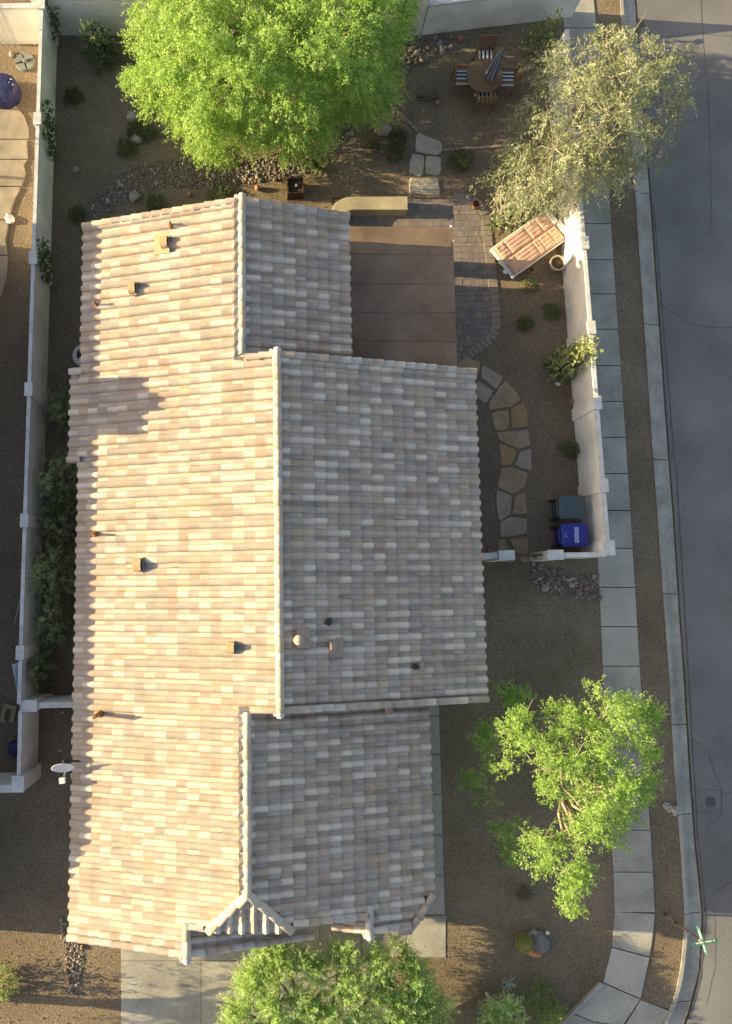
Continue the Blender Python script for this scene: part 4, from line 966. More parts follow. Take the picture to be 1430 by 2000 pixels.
SM = ['stone1', 'stone2', 'stone3', 'stone4']
smesh = [(rock_mesh(100 + 10 * k + i, m, 1, .62, .3)) for k, m in enumerate(SM) for i in range(4)]
for me in smesh: me.name = 'stone'
def bed(name, poly, size, label, n, wts=(.34, .3, .26, .1), seed=3):
    r = random.Random(seed); xs = [p[0] for p in poly]; ys = [p[1] for p in poly]; c = P(sum(xs) / len(xs), sum(ys) / len(ys))
    t = wempty(name, (c.x, c.y, 0), label=label, cat='stone bed'); pts = []; tries = 0
    while len(pts) < n and tries < 40000:
        tries += 1; x, y = r.uniform(min(xs), max(xs)), r.uniform(min(ys), max(ys))
        if not inside((x, y), poly): continue
        p = P(x, y); s = size * min(1.7, max(.5, r.lognormvariate(0, .33)))
        if all((p.x - q[0]) ** 2 + (p.y - q[1]) ** 2 > (.62 * (s + q[2])) ** 2 for q in pts): pts.append((p.x, p.y, s))
    pts.sort(key=lambda q: -q[2]); rest = MB()
    for i, (x, y, s) in enumerate(pts):
        k = r.choices(range(4), wts)[0]; me = smesh[k * 4 + r.randrange(4)]
        mt = Matrix.Translation((x, y, s * .22)) @ Matrix.Rotation(r.uniform(0, 6.28), 4, 'Z') @ Matrix.Rotation(r.uniform(-.4, .4), 4, 'X') @ Matrix.Diagonal((s * r.uniform(.85, 1.25), s * r.uniform(.65, .95), s * r.uniform(.7, 1.1), 1))
        if i < 300: o = link('stone', me, t, mt); o.matrix_parent_inverse = Matrix.Translation(-Vector(t.location))
        else: rest.add([mt @ v.co for v in me.vertices], [tuple(f.vertices) for f in me.polygons], k)
    if rest.v: tag(rest.build('small_stones', [M[m] for m in SM], t), kind='stuff')
bed('dry_river_bed', [(177, 391), (181, 415), (178, 436), (213, 436), (216, 408), (251, 394), (275, 374), (307, 367), (356, 365), (391, 367), (454, 362), (496, 357), (524, 353), (562, 350), (594, 339), (615, 323), (640, 302), (668, 280), (690, 257), (682, 225), (655, 233), (640, 268), (600, 292), (560, 303), (524, 308), (485, 309), (457, 313), (384, 309), (356, 313), (310, 311), (275, 323), (233, 334), (223, 351), (198, 365)], .068,
    'dry river bed of pink and grey stones curving under the lime tree', 880, seed=4)
bed('rock_bed', [(770, 105), (800, 85), (830, 76), (868, 70), (888, 76), (890, 90), (870, 100), (840, 110), (815, 128), (790, 150), (770, 165), (755, 150)], .095, 'stone bed by the lower grey wall right of the lime tree', 130, (.2, .4, .2, .2), 5)
bed('rock_bed', [(1038, 1100), (1060, 1102), (1078, 1110), (1098, 1118), (1110, 1125), (1140, 1125), (1169, 1124), (1170, 1172), (1145, 1172), (1120, 1168), (1090, 1164), (1068, 1158), (1045, 1145), (1037, 1125)], .105, 'grey stone bed between the gate and the sidewalk', 150, (.3, .3, .25, .15), 6)
bed('rock_bed', [(118, 1795), (138, 1790), (142, 1835), (162, 1850), (164, 1880), (156, 1910), (150, 1942), (135, 1942), (130, 1900), (128, 1860), (120, 1830)], .055, 'trail of small stones on the gravel left of the driveway', 130, (.2, .35, .05, .4), 7)
# loose pebbles lying on the gravel
g = []; n = 9000
xy = np.concatenate([NR.uniform((-9.2, -14), (10.6, 17), (n * 2, 2))])
ok = ~((xy[:, 0] > -5.2) & (xy[:, 0] < 5.6) & (xy[:, 1] > -9) & (xy[:, 1] < 10.4)); xy = xy[ok][:n]
bad = []
sidep = [(p.x, p.y) for p in W(SW_L)]
for x, y in xy: bad.append(inside((x, y), pvp) or (y < -8 and -4.4 < x < 5.1) or (4 < x < 5.4 and y < -3) or x > np.interp(y, [q[1] for q in sidep[::-1]], [q[0] for q in sidep[::-1]]) - .05)
xy = xy[~np.array(bad)]; n = len(xy); s = NR.lognormal(-4.0, .35, n); a = NR.uniform(0, 6.28, n)
octa = np.array([(1, 0, 0), (0, 1, 0), (-1, 0, 0), (0, -1, 0), (0, 0, .8)])
V = octa[None] * s[:, None, None]; V[:, :, 1] *= .75; c_, s_ = np.cos(a)[:, None], np.sin(a)[:, None]
V = np.stack([V[..., 0] * c_ - V[..., 1] * s_ + xy[:, :1], V[..., 0] * s_ + V[..., 1] * c_ + xy[:, 1:], V[..., 2] + .002], -1)
fs = [(i * 5 + k, i * 5 + (k + 1) % 4, i * 5 + 4) for i in range(n) for k in range(4)]
b = MB(); b.v = V.reshape(-1, 3).tolist(); b.f = fs; b.m = NR.integers(0, 4, n).repeat(4).tolist(); tag(b.build('pebbles', [M['stone1'], M['stone2'], M['stone3'], M['stone2']]), kind='stuff')

# fallen leaflets and twigs under the trees, on gravel, paving and in the gutter
n = 2600; cen = np.array([P(1150, 250)[:2], P(1110, 1560)[:2], P(640, 1960)[:2], P(520, 200)[:2], P(1330, 1100)[:2], P(1300, 1700)[:2], P(300, 1930)[:2]]); sg_ = np.array([(2.6, 2.8), (2.2, 2.6), (2.6, 1.2), (3.2, 2.4), (.5, 6), (.5, 3), (1.6, .8)])
k = NR.choice(7, n, p=[.34, .26, .05, .12, .12, .1, .01]); xy = cen[k] + NR.normal(0, 1, (n, 2)) * sg_[k]
kbx = np.interp(xy[:, 1], [p.y for p in W(KB_R)[::-1]], [p.x for p in W(KB_R)[::-1]]); kbl = np.interp(xy[:, 1], [p.y for p in W(KB_L)[::-1]], [p.x for p in W(KB_L)[::-1]])
ok = ~((xy[:, 0] > -5) & (xy[:, 0] < 5.4) & (xy[:, 1] > -8.6) & (xy[:, 1] < 10.4)) & ~((xy[:, 0] > kbl - .05) & (xy[:, 0] < kbx - .25)); xy = xy[ok]; kbx = kbx[ok]; n = len(xy)
z = np.where(xy[:, 0] > kbx - .3, -.108, .022); a = NR.uniform(0, 6.28, n); l = NR.uniform(.012, .04, n)[:, None]; w_ = NR.uniform(.005, .015, n)[:, None]
d = np.stack([np.cos(a), np.sin(a), NR.normal(0, .12, n)], -1); e = np.stack([-np.sin(a), np.cos(a), NR.normal(0, .2, n)], -1); o_ = np.concatenate([xy, z[:, None]], 1)
tag(quads('leaf_litter', np.stack([o_ - d * l, o_ + e * w_, o_ + d * l, o_ - e * w_], 1), NR.integers(0, 3, n), [M['log'], M['pallet'], M['wood_dark']]), kind='stuff')
# neighbour's side on the left
nd = P(48, 119, .1); t = empty('umbrella_base', (nd.x, nd.y, 0), .3, 'round grey four part umbrella base with thin poles at upper left', 'umbrella base')
for k in range(4):
    a0 = k * math.pi / 2 + .04; q = [(.05 * math.cos(a0 + .7), .05 * math.sin(a0 + .7))] + [(.33 * math.cos(a0 + (math.pi / 2 - .08) * i / 7), .33 * math.sin(a0 + (math.pi / 2 - .08) * i / 7)) for i in range(8)]
    g = MB(); g.prism(q, 0, .1, inset=.02); g.build('weight', M['base_grey'], t)
for dx, dy in ((0, 0), (.06, -.03), (-.16, .05)): g = MB(); g.tube([(dx, dy, .05), (dx - .03, dy + .02, 2.6)], .012, 6); g.build('pole', M['galv'], t)
g = MB(); g.lathe([(.06, .1), (.05, .18), (0, .19)], (0, 0, 0), 10); g.build('hub', M['galv'], t)
boulder(23, 106, .09, .12, .1, 'stone4', 'pale round rock left of the grey umbrella base', .3, 41)
q = P(2, 168, .5); t = empty('fire_pit_cover', (q.x, q.y, 0), .2, 'navy vinyl covered round fire pit cut by the left edge', 'covered fire pit')
g = MB(); g.lathe([(.52, 0), (.54, .2), (.52, .42), (.42, .5), (.2, .54), (0, .55)], (0, 0, 0), 26, ripple=.03, nr=9); g.build('cover', M['navycover'], t)
for k in range(7):
    a = R.uniform(-1.2, 1.0); r = R.uniform(.12, .4); g = MB(); g.box((r * math.cos(a), r * math.sin(a), .548 - r * .12), (R.uniform(.04, .12), .025, .012), R.uniform(0, 3)); g.build('scuff', M['white_rag'], t)
np_ = [(-200, 200), (0, 200), (30, 207), (48, 228), (57, 252), (57, 270), (53, 277), (55, 310), (47, 325), (52, 340), (44, 362), (28, 395), (22, 415), (12, 470), (15, 500), (14, 540), (5, 572), (-200, 575)]
t = tag(wempty('patio', P(-40, 400)), kind='structure')
jl = [200, 274, 313, 366, 431, 500, 580]
for y0, y1_ in zip(jl, jl[1:]):
    pts = [(-200, y0 + .8)] + [(at_y(np_[1:-1], y), y) for y in [y0 + .8] + [p[1] for p in np_[1:-1] if y0 + 1 < p[1] < y1_ - 1] + [y1_ - .8]] + [(-200, y1_ - .8)]
    g = MB(); g.prism([(p.x, p.y) for p in W(pts)], -.05, .06, inset=.015); g.build('slab', M['neighbour_slab'], t)
q = P(18, 427, .08); g = MB(); g.v = []; r_ = rock_mesh(77, 'white_rag', 2, .6, .5); o = link('crumpled_bag', r_); o.location = (q.x, q.y, .06); o.scale = (.15, .2, .16); o.rotation_euler = (0, 0, .6); tag(o, 'crumpled white bag on the edge of the pale patio at left', 'bag')
q = P(17, 1393, .05); t = empty('timber_frame', (q.x, q.y, 0), -.22, 'raw timber frame lying on the ground left of the wall return', 'timber frame')
for x, y, a, b_ in ((0, .2, .4, .13), (-.14, -.03, .12, .36), (.15, -.05, .13, .4), (-.1, -.24, .2, .1)): g = MB(); g.box((x, y, .05), (a, b_, .09 + R.uniform(-.01, .01))); g.build('board', M['pallet'], t)
q = P(36, 1340, .8); t = empty('plastic_pipes', (q.x, q.y, 0), 0, 'bundle of pale plastic pipes leaning on the left wall', 'pipes')
for k in range(4):
    a, b_ = P(37 - k, 1362 - 4 * k, .1) - Vector((q.x, q.y, 0)), P(25 + 3 * k, 1300 - R.uniform(0, 6), 1.45) - Vector((q.x, q.y, 0)); g = MB(); g.tube([a, b_], .02, 6); g.build('pipe', M['bluegreen_pvc'], t)
q = P(31, 1462, .25); g = MB(); g.lathe([(.22, 0), (.26, .2), (.2, .4), (0, .46)], (0, 0, 0), 14, ripple=.06, nr=5); o = g.build('dark_sack', M['navycover']); o.location = (q.x, q.y, 0); tag(o, 'dark purple sack behind the square wall pier at left', 'sack')
g = MB(); a, b_ = P(28, 1218, .9), P(41, 1165, 1.55); g.tube([a, b_], .012, 5); tag(g.build('bamboo_stake', M['galv']), 'thin stake leaning over the left wall by the oleander', 'stake')

# ------------------------------------------------------------------ plants
def norm(a): return a / np.maximum(1e-9, np.linalg.norm(a, axis=-1, keepdims=True))
def sprays(c, d, nl, length, ll, lw, spread=.35, droop=.3):
    """leafy twigs: c origins (n,3), d directions, nl leaflets each -> quads (n*nl,4,3)"""
    n = len(c); t = NR.uniform(0, 1, (n, nl, 1)); Ln = length * NR.uniform(.6, 1.3, (n, 1, 1))
    p = c[:, None] + d[:, None] * t * Ln + np.array([0, 0, -1.0]) * (t ** 2) * Ln * droop + NR.normal(0, spread * length * .35, (n, nl, 3))
    a = norm(d[:, None] * .6 + NR.normal(0, .6, (n, nl, 3)) + np.array([0, 0, -droop * .5]))
    u = norm(np.cross(a, NR.normal(0, .75, (n, nl, 3)) + np.array([-.35, 0, .75])))
    l = ll * NR.uniform(.6, 1.35, (n, nl, 1)); w_ = lw * NR.uniform(.7, 1.3, (n, nl, 1))
    q = np.stack([p - a * l / 2, p + u * w_ / 2, p + a * l / 2, p - u * w_ / 2], 2)
    return q.reshape(-1, 4, 3)
def poly_dist(x, y, poly):
    d = np.full(x.shape, 1e9); n = len(poly)
    for i in range(n):
        (a, b_), (c, e) = poly[i], poly[(i + 1) % n]; L2 = max(1e-6, (c - a) ** 2 + (e - b_) ** 2)
        t = np.clip(((x - a) * (c - a) + (y - b_) * (e - b_)) / L2, 0, 1); d = np.minimum(d, np.hypot(x - a - t * (c - a), y - b_ - t * (e - b_)))
    return d
def inside_np(x, y, poly):
    c = np.zeros(x.shape, bool); n = len(poly)
    for i in range(n):
        (a, b_), (d, e) = poly[i], poly[(i + 1) % n]; m = (b_ > y) != (e > y)
        c ^= m & (x < (d - a) * (y - b_) / ((e - b_) if e != b_ else 1e-9) + a)
    return c
def clumps(poly, n, z0, z1, rim, low=0.0, hole=0.0, seed=0, tilt=0.0):
    """clump centres spread through a domed crown whose outline seen from above is poly"""
    r = np.random.default_rng(seed); xs = [p[0] for p in poly]; ys = [p[1] for p in poly]
    x = r.uniform(min(xs), max(xs), n * 6); y = r.uniform(min(ys), max(ys), n * 6); k = inside_np(x, y, poly); x, y = x[k], y[k]
    if hole:
        f = np.sin(x * .043 + seed) * np.sin(y * .051 + seed * 2) + .6 * np.sin(x * .1 + 1.3 * seed) * np.sin(y * .09 + seed); k = f > -1.3 + hole; x, y = x[k], y[k]
    x, y = x[:n], y[:n]; d = poly_dist(x, y, poly); e = np.clip(d / rim, 0, 1); top = z0 + (z1 - z0) * np.sqrt(1 - (1 - e) ** 2)
    bot = z0 - low * e; u = r.beta(2.6, 1.1, len(x)); z = bot + (top - bot) * u + tilt * (max(xs) - x)
    return PA(x, y, z), d
def tree(name, label, cat, base, fork, crown, mats, spr, nl, length, ll, lw, clump_r=.4, droop=.3, bark='bark', limbs=9, r0=.14, twigs=0, group=None, kindw=(.45, .3, .25), spread=.35):
    """crown: list of (centres) arrays"""
    C_ = np.concatenate(crown); t = wempty(name, base, label=label, cat=cat, group=group)
    base, fork = Vector(base), Vector(fork); g = MB()
    g.tube([base - Vector((0, 0, .1)), base.lerp(fork, .5) + Vector((R.uniform(-.06, .06), R.uniform(-.06, .06), 0)), fork], [r0 * 1.35, r0, r0 * .85], 9); g.build('trunk', M[bark], t)
    idx = NR.choice(len(C_), min(len(C_), limbs * 5), replace=False); mains = idx[:limbs]; g = MB(); mids = []
    for i in mains:
        e = Vector(C_[i]); m1 = fork.lerp(e, .4) + Vector((R.uniform(-.2, .2), R.uniform(-.2, .2), R.uniform(0, .3))); m2 = fork.lerp(e, .75) + Vector((R.uniform(-.2, .2), R.uniform(-.2, .2), R.uniform(0, .25)))
        g.tube([fork, m1, m2, e], [r0 * .6, r0 * .42, r0 * .26, .012], 6); mids += [m1, m2]
    for i in idx[limbs:]:
        e = Vector(C_[i]); s = min(mids, key=lambda q: (q - e).length); m1 = s.lerp(e, .5) + Vector((R.uniform(-.12, .12), R.uniform(-.12, .12), R.uniform(0, .15)))
        g.tube([s, m1, e], [r0 * .2, r0 * .13, .008], 5)
    if twigs:
        for i in NR.choice(len(C_), twigs):
            e = Vector(C_[i]); d = Vector(NR.normal(0, 1, 3)); d.z *= .4; d.normalize(); l = R.uniform(.3, .7)
            g.tube([e, e + d * l * .5 + Vector((0, 0, R.uniform(-.08, .08))), e + d * l], [.012, .009, .004], 4)
    g.build('limbs', M[bark], t)
    cen = np.array(fork) * .5 + C_.mean(0) * .5
    k = NR.integers(0, len(C_), spr); off = norm(NR.normal(0, 1, (spr, 3))) * (NR.uniform(0, 1, (spr, 1)) ** .5) * clump_r * NR.uniform(.6, 1.2, (spr, 1)); off[:, 2] *= .75
    c = C_[k] + off; d = norm(norm(c - cen) * .7 + norm(off) * .8 + NR.normal(0, .35, (spr, 3)) + np.array([0, 0, .15]))
    q = sprays(c, d, nl, length, ll, lw, spread, droop)
    mi = np.repeat(NR.choice(len(mats), spr, p=np.array(kindw[:len(mats)]) / sum(kindw[:len(mats)])), nl)
    q = q[q[:, :, 2].min(1) > .03] if False else q
    quads('crown', q, mi, mats, t); return t
# big lime tree
big = [(258, -60), (262, 0), (277, 8), (262, 28), (272, 45), (258, 62), (254, 100), (268, 118), (244, 150), (262, 168), (284, 164), (280, 190), (292, 212), (322, 200), (332, 226), (350, 244), (344, 268), (366, 262), (362, 284), (394, 290), (412, 280), (436, 262), (460, 280), (467, 264), (484, 282), (506, 292), (522, 300), (540, 297), (560, 312), (570, 296), (594, 284), (606, 280), (640, 276), (643, 252), (652, 228), (670, 216), (700, 212), (726, 224), (740, 196), (766, 160), (770, 122), (780, 82), (794, 60), (802, 32), (795, -60)]
cA, _ = clumps(big, 640, 1.7, 5.4, 150, .9, .3, 1); cB, _ = clumps([(380, 280), (398, 325), (430, 330), (452, 318), (450, 280)], 9, 1.2, 1.5, 30, .2, 0, 2); cShade, _ = clumps([(400, 110), (640, 100), (720, 190), (690, 225), (600, 265), (520, 285), (420, 262)], 60, .5, 1.5, 60, .1, 0, 12); cC, _ = clumps([(560, 300), (625, 310), (690, 235), (760, 225), (775, 160), (700, 150)], 18, 1.7, 2.2, 30, .2, 0, 9)  # low clumps hidden under the crown are added to shade the yard
tree('mesquite_tree', 'huge bright lime green tree at the top of the lot', 'tree', P(525, 95, 0), P(522, 60, 1.3), [cA, cB, cC, cShade], lime, 15500, 17, .26, .072, .03, .36, .5, limbs=14, r0=.19)
# olive green street tree
ol = [(1088, 84), (1120, 80), (1142, 96), (1168, 72), (1186, 58), (1212, 76), (1228, 70), (1256, 86), (1272, 72), (1290, 70), (1302, 82), (1331, 88), (1334, 98), (1320, 114), (1338, 138), (1320, 158), (1338, 172), (1344, 194), (1348, 222), (1326, 210), (1318, 242), (1292, 254), (1303, 276), (1290, 304), (1260, 300), (1240, 312), (1238, 340), (1212, 354), (1206, 376), (1182, 370), (1170, 388), (1150, 382), (1116, 378), (1102, 398), (1082, 414), (1046, 420), (1018, 418), (982, 400), (960, 394), (954, 352), (982, 330), (990, 302), (1012, 264), (1018, 228), (1030, 192), (1052, 168), (1042, 128), (1060, 120), (1076, 118)]
cA, _ = clumps(ol, 330, 2.0, 4.9, 110, .5, .62, 3)
tree('acacia_tree', 'sparse grey olive tree leaning over the wall and sidewalk', 'tree', P(1112, 215, 0), P(1128, 215, 1.9), [cA], olive, 2250, 12, .38, .125, .027, .33, .75, bark='bark_pale', limbs=14, r0=.12, twigs=260, spread=.28)
# bare grey twigs hanging out of that tree
g = MB(); tw_c = [(965 + R.uniform(0, 125), R.uniform(352, 400)) for _ in range(90)]
for x, y in tw_c:
    z = R.uniform(1.6, 2.6); a = P(x, y, z); d = Vector((R.uniform(-.5, .4), R.uniform(-.8, .05), R.uniform(-.35, .1))); l = R.uniform(.25, .6)
    m_ = a + d * l * .5 + Vector((R.uniform(-.08, .08), R.uniform(-.08, .08), .02)); g.tube([a + Vector((R.uniform(-.2, .2), R.uniform(.2, .45), .2)), a, m_, a + d * l], [.016, .013, .01, .004], 4)
t = wempty('dead_branches', P(1030, 375, 0), label='tangle of bare grey branches drooping above the chaise', cat='branches'); g.build('twigs', M['bark_pale'], t)
# street side lime tree at lower right
br = [(1141, 1364), (1145, 1342), (1174, 1338), (1182, 1358), (1211, 1348), (1244, 1354), (1257, 1375), (1277, 1400), (1277, 1420), (1290, 1445), (1277, 1466), (1285, 1482), (1265, 1503), (1277, 1540), (1257, 1565), (1248, 1598), (1215, 1594), (1207, 1622), (1215, 1647), (1195, 1640), (1178, 1650), (1172, 1676), (1158, 1700), (1165, 1730), (1160, 1752), (1140, 1750), (1130, 1775), (1097, 1785), (1088, 1760), (1074, 1735), (1064, 1700), (1044, 1688), (1014, 1672), (1022, 1658), (1050, 1650), (1016, 1625), (1028, 1608), (1055, 1625), (1090, 1635), (1098, 1600), (1074, 1560), (1052, 1530), (1010, 1535), (1030, 1505), (1022, 1480), (1000, 1500), (975, 1502), (948, 1460), (960, 1452), (985, 1478), (1010, 1470), (990, 1440), (980, 1412), (984, 1390), (1018, 1392), (1036, 1402), (1072, 1385), (1100, 1392), (1130, 1385)]
cA, _ = clumps(br, 150, 2.7, 4.6, 70, .4, .35, 4)
lo = []
for q, z in (([(900, 1490), (940, 1470), (975, 1500), (975, 1560), (930, 1560), (905, 1520)], 1.2), ([(975, 1345), (1030, 1340), (1040, 1385), (990, 1395)], 1.3), ([(965, 1610), (1015, 1600), (1035, 1680), (985, 1685)], 1.2), ([(935, 1425), (985, 1420), (985, 1465), (940, 1465)], 1.5), ([(1230, 1380), (1300, 1420), (1280, 1520), (1230, 1560)], 1.7)):
    lo.append(clumps(q, 6, z, z + .4, 25, .2, 0, int(q[0][0]))[0])
tree('mesquite_tree', 'airy lime tree with gaps beside the sidewalk at lower right', 'tree', P(1092, 1545, 0), P(1100, 1545, 1.5), [cA] + lo, lime, 3200, 15, .24, .072, .03, .27, .5, limbs=12, r0=.1, twigs=80, bark='bark_pale')
# feathery tree at the bottom edge
bt = [(438, 2120), (440, 2010), (455, 1978), (440, 1965), (480, 1932), (465, 1915), (490, 1892), (510, 1882), (505, 1862), (528, 1846), (545, 1831), (560, 1852), (588, 1862), (604, 1836), (620, 1862), (648, 1872), (668, 1846), (690, 1836), (705, 1870), (728, 1862), (744, 1836), (770, 1841), (788, 1857), (800, 1872), (820, 1882), (836, 1912), (850, 1932), (863, 1927), (873, 1952), (866, 1992), (874, 2120)]
cA, _ = clumps(bt, 300, 1.3, 1.75, 90, .0, .1, 6, .0013)
tree('palo_verde_tree', 'feathery bright green tree on the driveway side at the bottom edge', 'tree', P(650, 2010, 0), P(655, 2020, .7), [cA], fresh, 6200, 20, .36, .085, .02, .17, .25, limbs=12, r0=.12, twigs=120, spread=.22)
cA, _ = clumps([(945, 2080), (955, 1985), (968, 1968), (985, 1958), (1000, 1972), (1004, 2000), (1000, 2080)], 26, .7, 1.2, 25, .2, 0, 8)
tree('palo_verde_seedling', 'small feathery seedling at the bottom right of the larger feathery tree', 'tree', P(972, 2010, 0), P(974, 2015, .4), [cA], fresh, 500, 16, .32, .10, .026, .2, .25, limbs=4, r0=.03, spread=.22)

def shrub(name, label, cat, px, py, r, h, mats, n, nl=10, length=.16, ll=.07, lw=.03, group=None, flat=1.0, ex=1.0, ey=1.0, stems=7, droop=.2, z0=.0, m='bark', fl=None):
    p = P(px, py, h * .6); c0 = Vector((p.x, p.y, z0)); t = wempty(name, c0, label=label, cat=cat, group=group)
    g = MB()
    for k in range(stems):
        a = R.uniform(0, 6.28); q = c0 + Vector((math.cos(a) * r * .7 * ex, math.sin(a) * r * .7 * ey, h * R.uniform(.5, .9))); g.tube([c0, c0.lerp(q, .5) + Vector((0, 0, h * .12)), q], [.014, .01, .005], 5)
    g.build('stems', M[m], t)
    a = norm(NR.normal(0, 1, (n, 3))); a[:, 2] = np.abs(a[:, 2]); rad = NR.uniform(.25, 1, (n, 1)) ** .6; lump = 1 + .22 * np.sin(a[:, :1] * 5 + px) * np.cos(a[:, 1:2] * 4 + py)
    c = np.array(c0) + a * rad * lump * np.array([r * ex, r * ey, h * flat]); d = norm(a + NR.normal(0, .4, (n, 3)))
    q = sprays(c, d, nl, length, ll, lw, .3, droop); q = q[q[:, :, 2].min(1) > .01]
    quads('foliage', q, NR.integers(0, len(mats), len(q)), mats, t); return t
shrub('citrus_bush', 'green leafy bush in front of the taller grey wall at upper left', 'bush', 187, 76, .52, 1.5, mid + dark, 170, 12, .22, .11, .055)
shrub('bush', 'grey green bush in the corner of the walls at upper right', 'bush', 1068, 62, .5, 1.5, [olive[2], mid[0], dark[1]], 170, 10, .24, .09, .045)
lab = ['low dark shrub left of the small pale rock', 'dark shrub between the pinkish boulder and pale rock', 'dark shrub right of the small pale rock', 'round dark shrub above the stepping stones near the pale boulder', 'larger dark shrub left of the stepping stones', 'small dark tuft below the pale boulder', 'wide dark shrub on the edging right of the stepping stones', 'dim shrub against the left wall beside the stone bed', 'faint low shrub on bare gravel under the leafy bush', 'round shrub just below the chaise', 'round shrub in the gravel near the patio curve', 'round shrub near the cream wall below the chaise', 'shrub at the foot of the cream wall above the bins', 'brown dry shrub above the barrel cactus', 'low grassy shrub by the north roof beside the low pink boulder', 'low shrub between two terracotta balls behind the roof']
for (px, py, r, h, k), l in zip(((243, 284, .32, .5, 0), (262, 250, .26, .45, 0), (291, 256, .24, .4, 1), (781, 263, .27, .4, 0), (776, 293, .33, .4, 0), (731, 283, .18, .3, 0), (902, 306, .42, .55, 0), (148, 415, .3, .4, 1), (143, 185, .35, .3, 0), (1038, 553, .24, .4, 1), (1028, 628, .26, .4, 1), (1080, 607, .28, .42, 1), (1117, 876, .3, .45, 1), (1026, 1748, .2, .3, 2), (302, 392, .32, .3, 1), (430, 380, .4, .22, 1)), lab):
    shrub('shrub', l, 'shrub', px, py, r, h, [dark, [dark[1], mid[0]], [M['log'], M['bark']]][k], int(150 * r / .3), 12, .1, .05, .018, 'low shrubs in the gravel')
t = shrub('flowering_bush', 'sunlit yellow green bush against the cream wall', 'bush', 1133, 690, .46, 2.5, pale + [mid[1]], 300, 10, .18, .085, .05)
shrub('bush', 'dark green lower bush at the foot of the flowering bush', 'bush', 1110, 706, .42, .9, dark + [mid[0]], 120, 10, .18, .08, .045)
shrub('bush', 'dim green bush left of the corner kerb at the bottom', 'bush', 1068, 1972, .5, .8, [fresh[2], mid[0]], 170, 12, .26, .09, .026)
shrub('bush', 'green bush cut off by the left edge near the bottom', 'bush', -4, 1932, .45, .9, [fresh[2], mid[1]], 130, 12, .26, .09, .026)
# oleanders along the left side of the house
for px, py, r, h, l in ((120, 800, .45, 1.2, 'uppermost dark oleander between wall and house extension'), (112, 935, .62, 1.9, 'oleander beside the lower end of the roof extension'), (108, 1020, .55, 1.3, 'dark oleander in the gap beside the pier'), (92, 1120, .72, 2.1, 'tallest pale tipped oleander spilling over the left wall'), (98, 1215, .55, 1.6, 'oleander below the tallest one along the left wall'), (68, 1310, .36, 1.5, 'lowest narrow oleander just above the wall return')):
    shrub('oleander', l, 'bush', px, py, r, h, [mid[0], mid[1], olive[0], mid[1]], int(300 * r), 13, .34, .16, .026, 'oleanders along the left wall', ey=1.25, ex=.9, droop=.1)
# vines on the left wall
for px, py, dx, dy, l in ((97, 12, .32, .8, 'dark vine in the upper left wall corner'), (93, 250, .2, .75, 'vine hanging by the second left wall pier'), (84, 508, .2, .7, 'vine hanging by the third left wall pier')):
    p = P(px, py, 1.0); t = wempty('vine', (p.x, p.y, 0), label=l, cat='vine', group='vines on the left wall'); n = 90
    c = np.stack([p.x - .05 + NR.uniform(0, dx, n), p.y + NR.uniform(-dy, dy, n) * .8, np.zeros(n)], -1); u = (c[:, 0] - p.x + .05) / dx; c[:, 2] = 1.55 - 1.2 * NR.uniform(0, 1, n) * (1 - .3 * u)
    c[:, 1] += (1.2 - c[:, 2]) * -.35
    q = sprays(c, norm(NR.normal(0, 1, (n, 3)) + np.array([.6, -.2, -.2])), 12, .16, .08, .045, .3, .4); quads('foliage', q, NR.integers(0, 3, len(q)), [dark[0], dark[1], mid[0]], t)
    g = MB(); g.tube([(p.x + .1, p.y - .5, 0), (p.x + .05, p.y - .3, .6), (p.x - .03, p.y, 1.4)], [.018, .014, .008], 6); g.build('stem', M['bark'], t)
p0 = P(118, 24, .7); t = wempty('vine', (p0.x, p0.y, 0), label='vine arm reaching sideways along the taller grey wall', cat='vine', group='vines on the left wall')
c = np.stack([np.linspace(p0.x - .5, p0.x + .75, 70), np.full(70, p0.y), np.full(70, .95)], -1) + NR.normal(0, .05, (70, 3)); quads('foliage', sprays(c, norm(NR.normal(0, 1, (70, 3))), 8, .12, .08, .04, .3, .2), NR.integers(0, 2, 560), dark, t)
# spiky plants
def rosette(name, label, cat, px, py, n, l, w_, m, up=.6, droop=.5, h=.05):
    p = P(px, py, h); t = wempty(name, (p.x, p.y, 0), label=label, cat=cat)
    for k in range(n):
        a = 2 * math.pi * k / n + R.uniform(-.2, .2); e = R.uniform(.2, 1.0) * up; L = l * R.uniform(.75, 1.15); d = Vector((math.cos(a), math.sin(a), 0)); s = Vector((-math.sin(a), math.cos(a), 0)); V = []
        for i in range(5):
            u = i / 4; q = Vector((p.x, p.y, h)) + d * L * u * math.cos(e) + Vector((0, 0, L * (u * math.sin(e) - droop * u * u * .6 + .0))); ww = w_ * (1 - u ** 2.2) * (.7 + .6 * u) / 2
            q.z = max(q.z, .02); V += [q - s * ww + Vector((0, 0, .012)), q + Vector((0, 0, -.006)), q + s * ww + Vector((0, 0, .012))]
        fs = [(3 * i + j, 3 * i + j + 1, 3 * i + j + 4, 3 * i + j + 3) for i in range(4) for j in (0, 1)]
        g = MB(); g.add(V, fs); g.build('leaf', m if not isinstance(m, str) else M[m], t)
    return t
rosette('yucca', 'spiky grass like plant beside the red square planter', 'plant', 617, 328, 46, .6, .035, dark[1], 1.2, .35, .05)
rosette('yucca', 'spiky green plant at the patio border above the chaise', 'plant', 966, 441, 30, .38, .045, mid[1], 1.1, .4)
rosette('agave', 'small pale agave on the gravel near the bottom edge', 'plant', 993, 1919, 10, .3, .075, 'agave', .7, .1)
rosette('agave', 'tiny pale agave left of the bottom rocks', 'plant', 938, 1972, 5, .22, .06, 'agave', .9, .1)
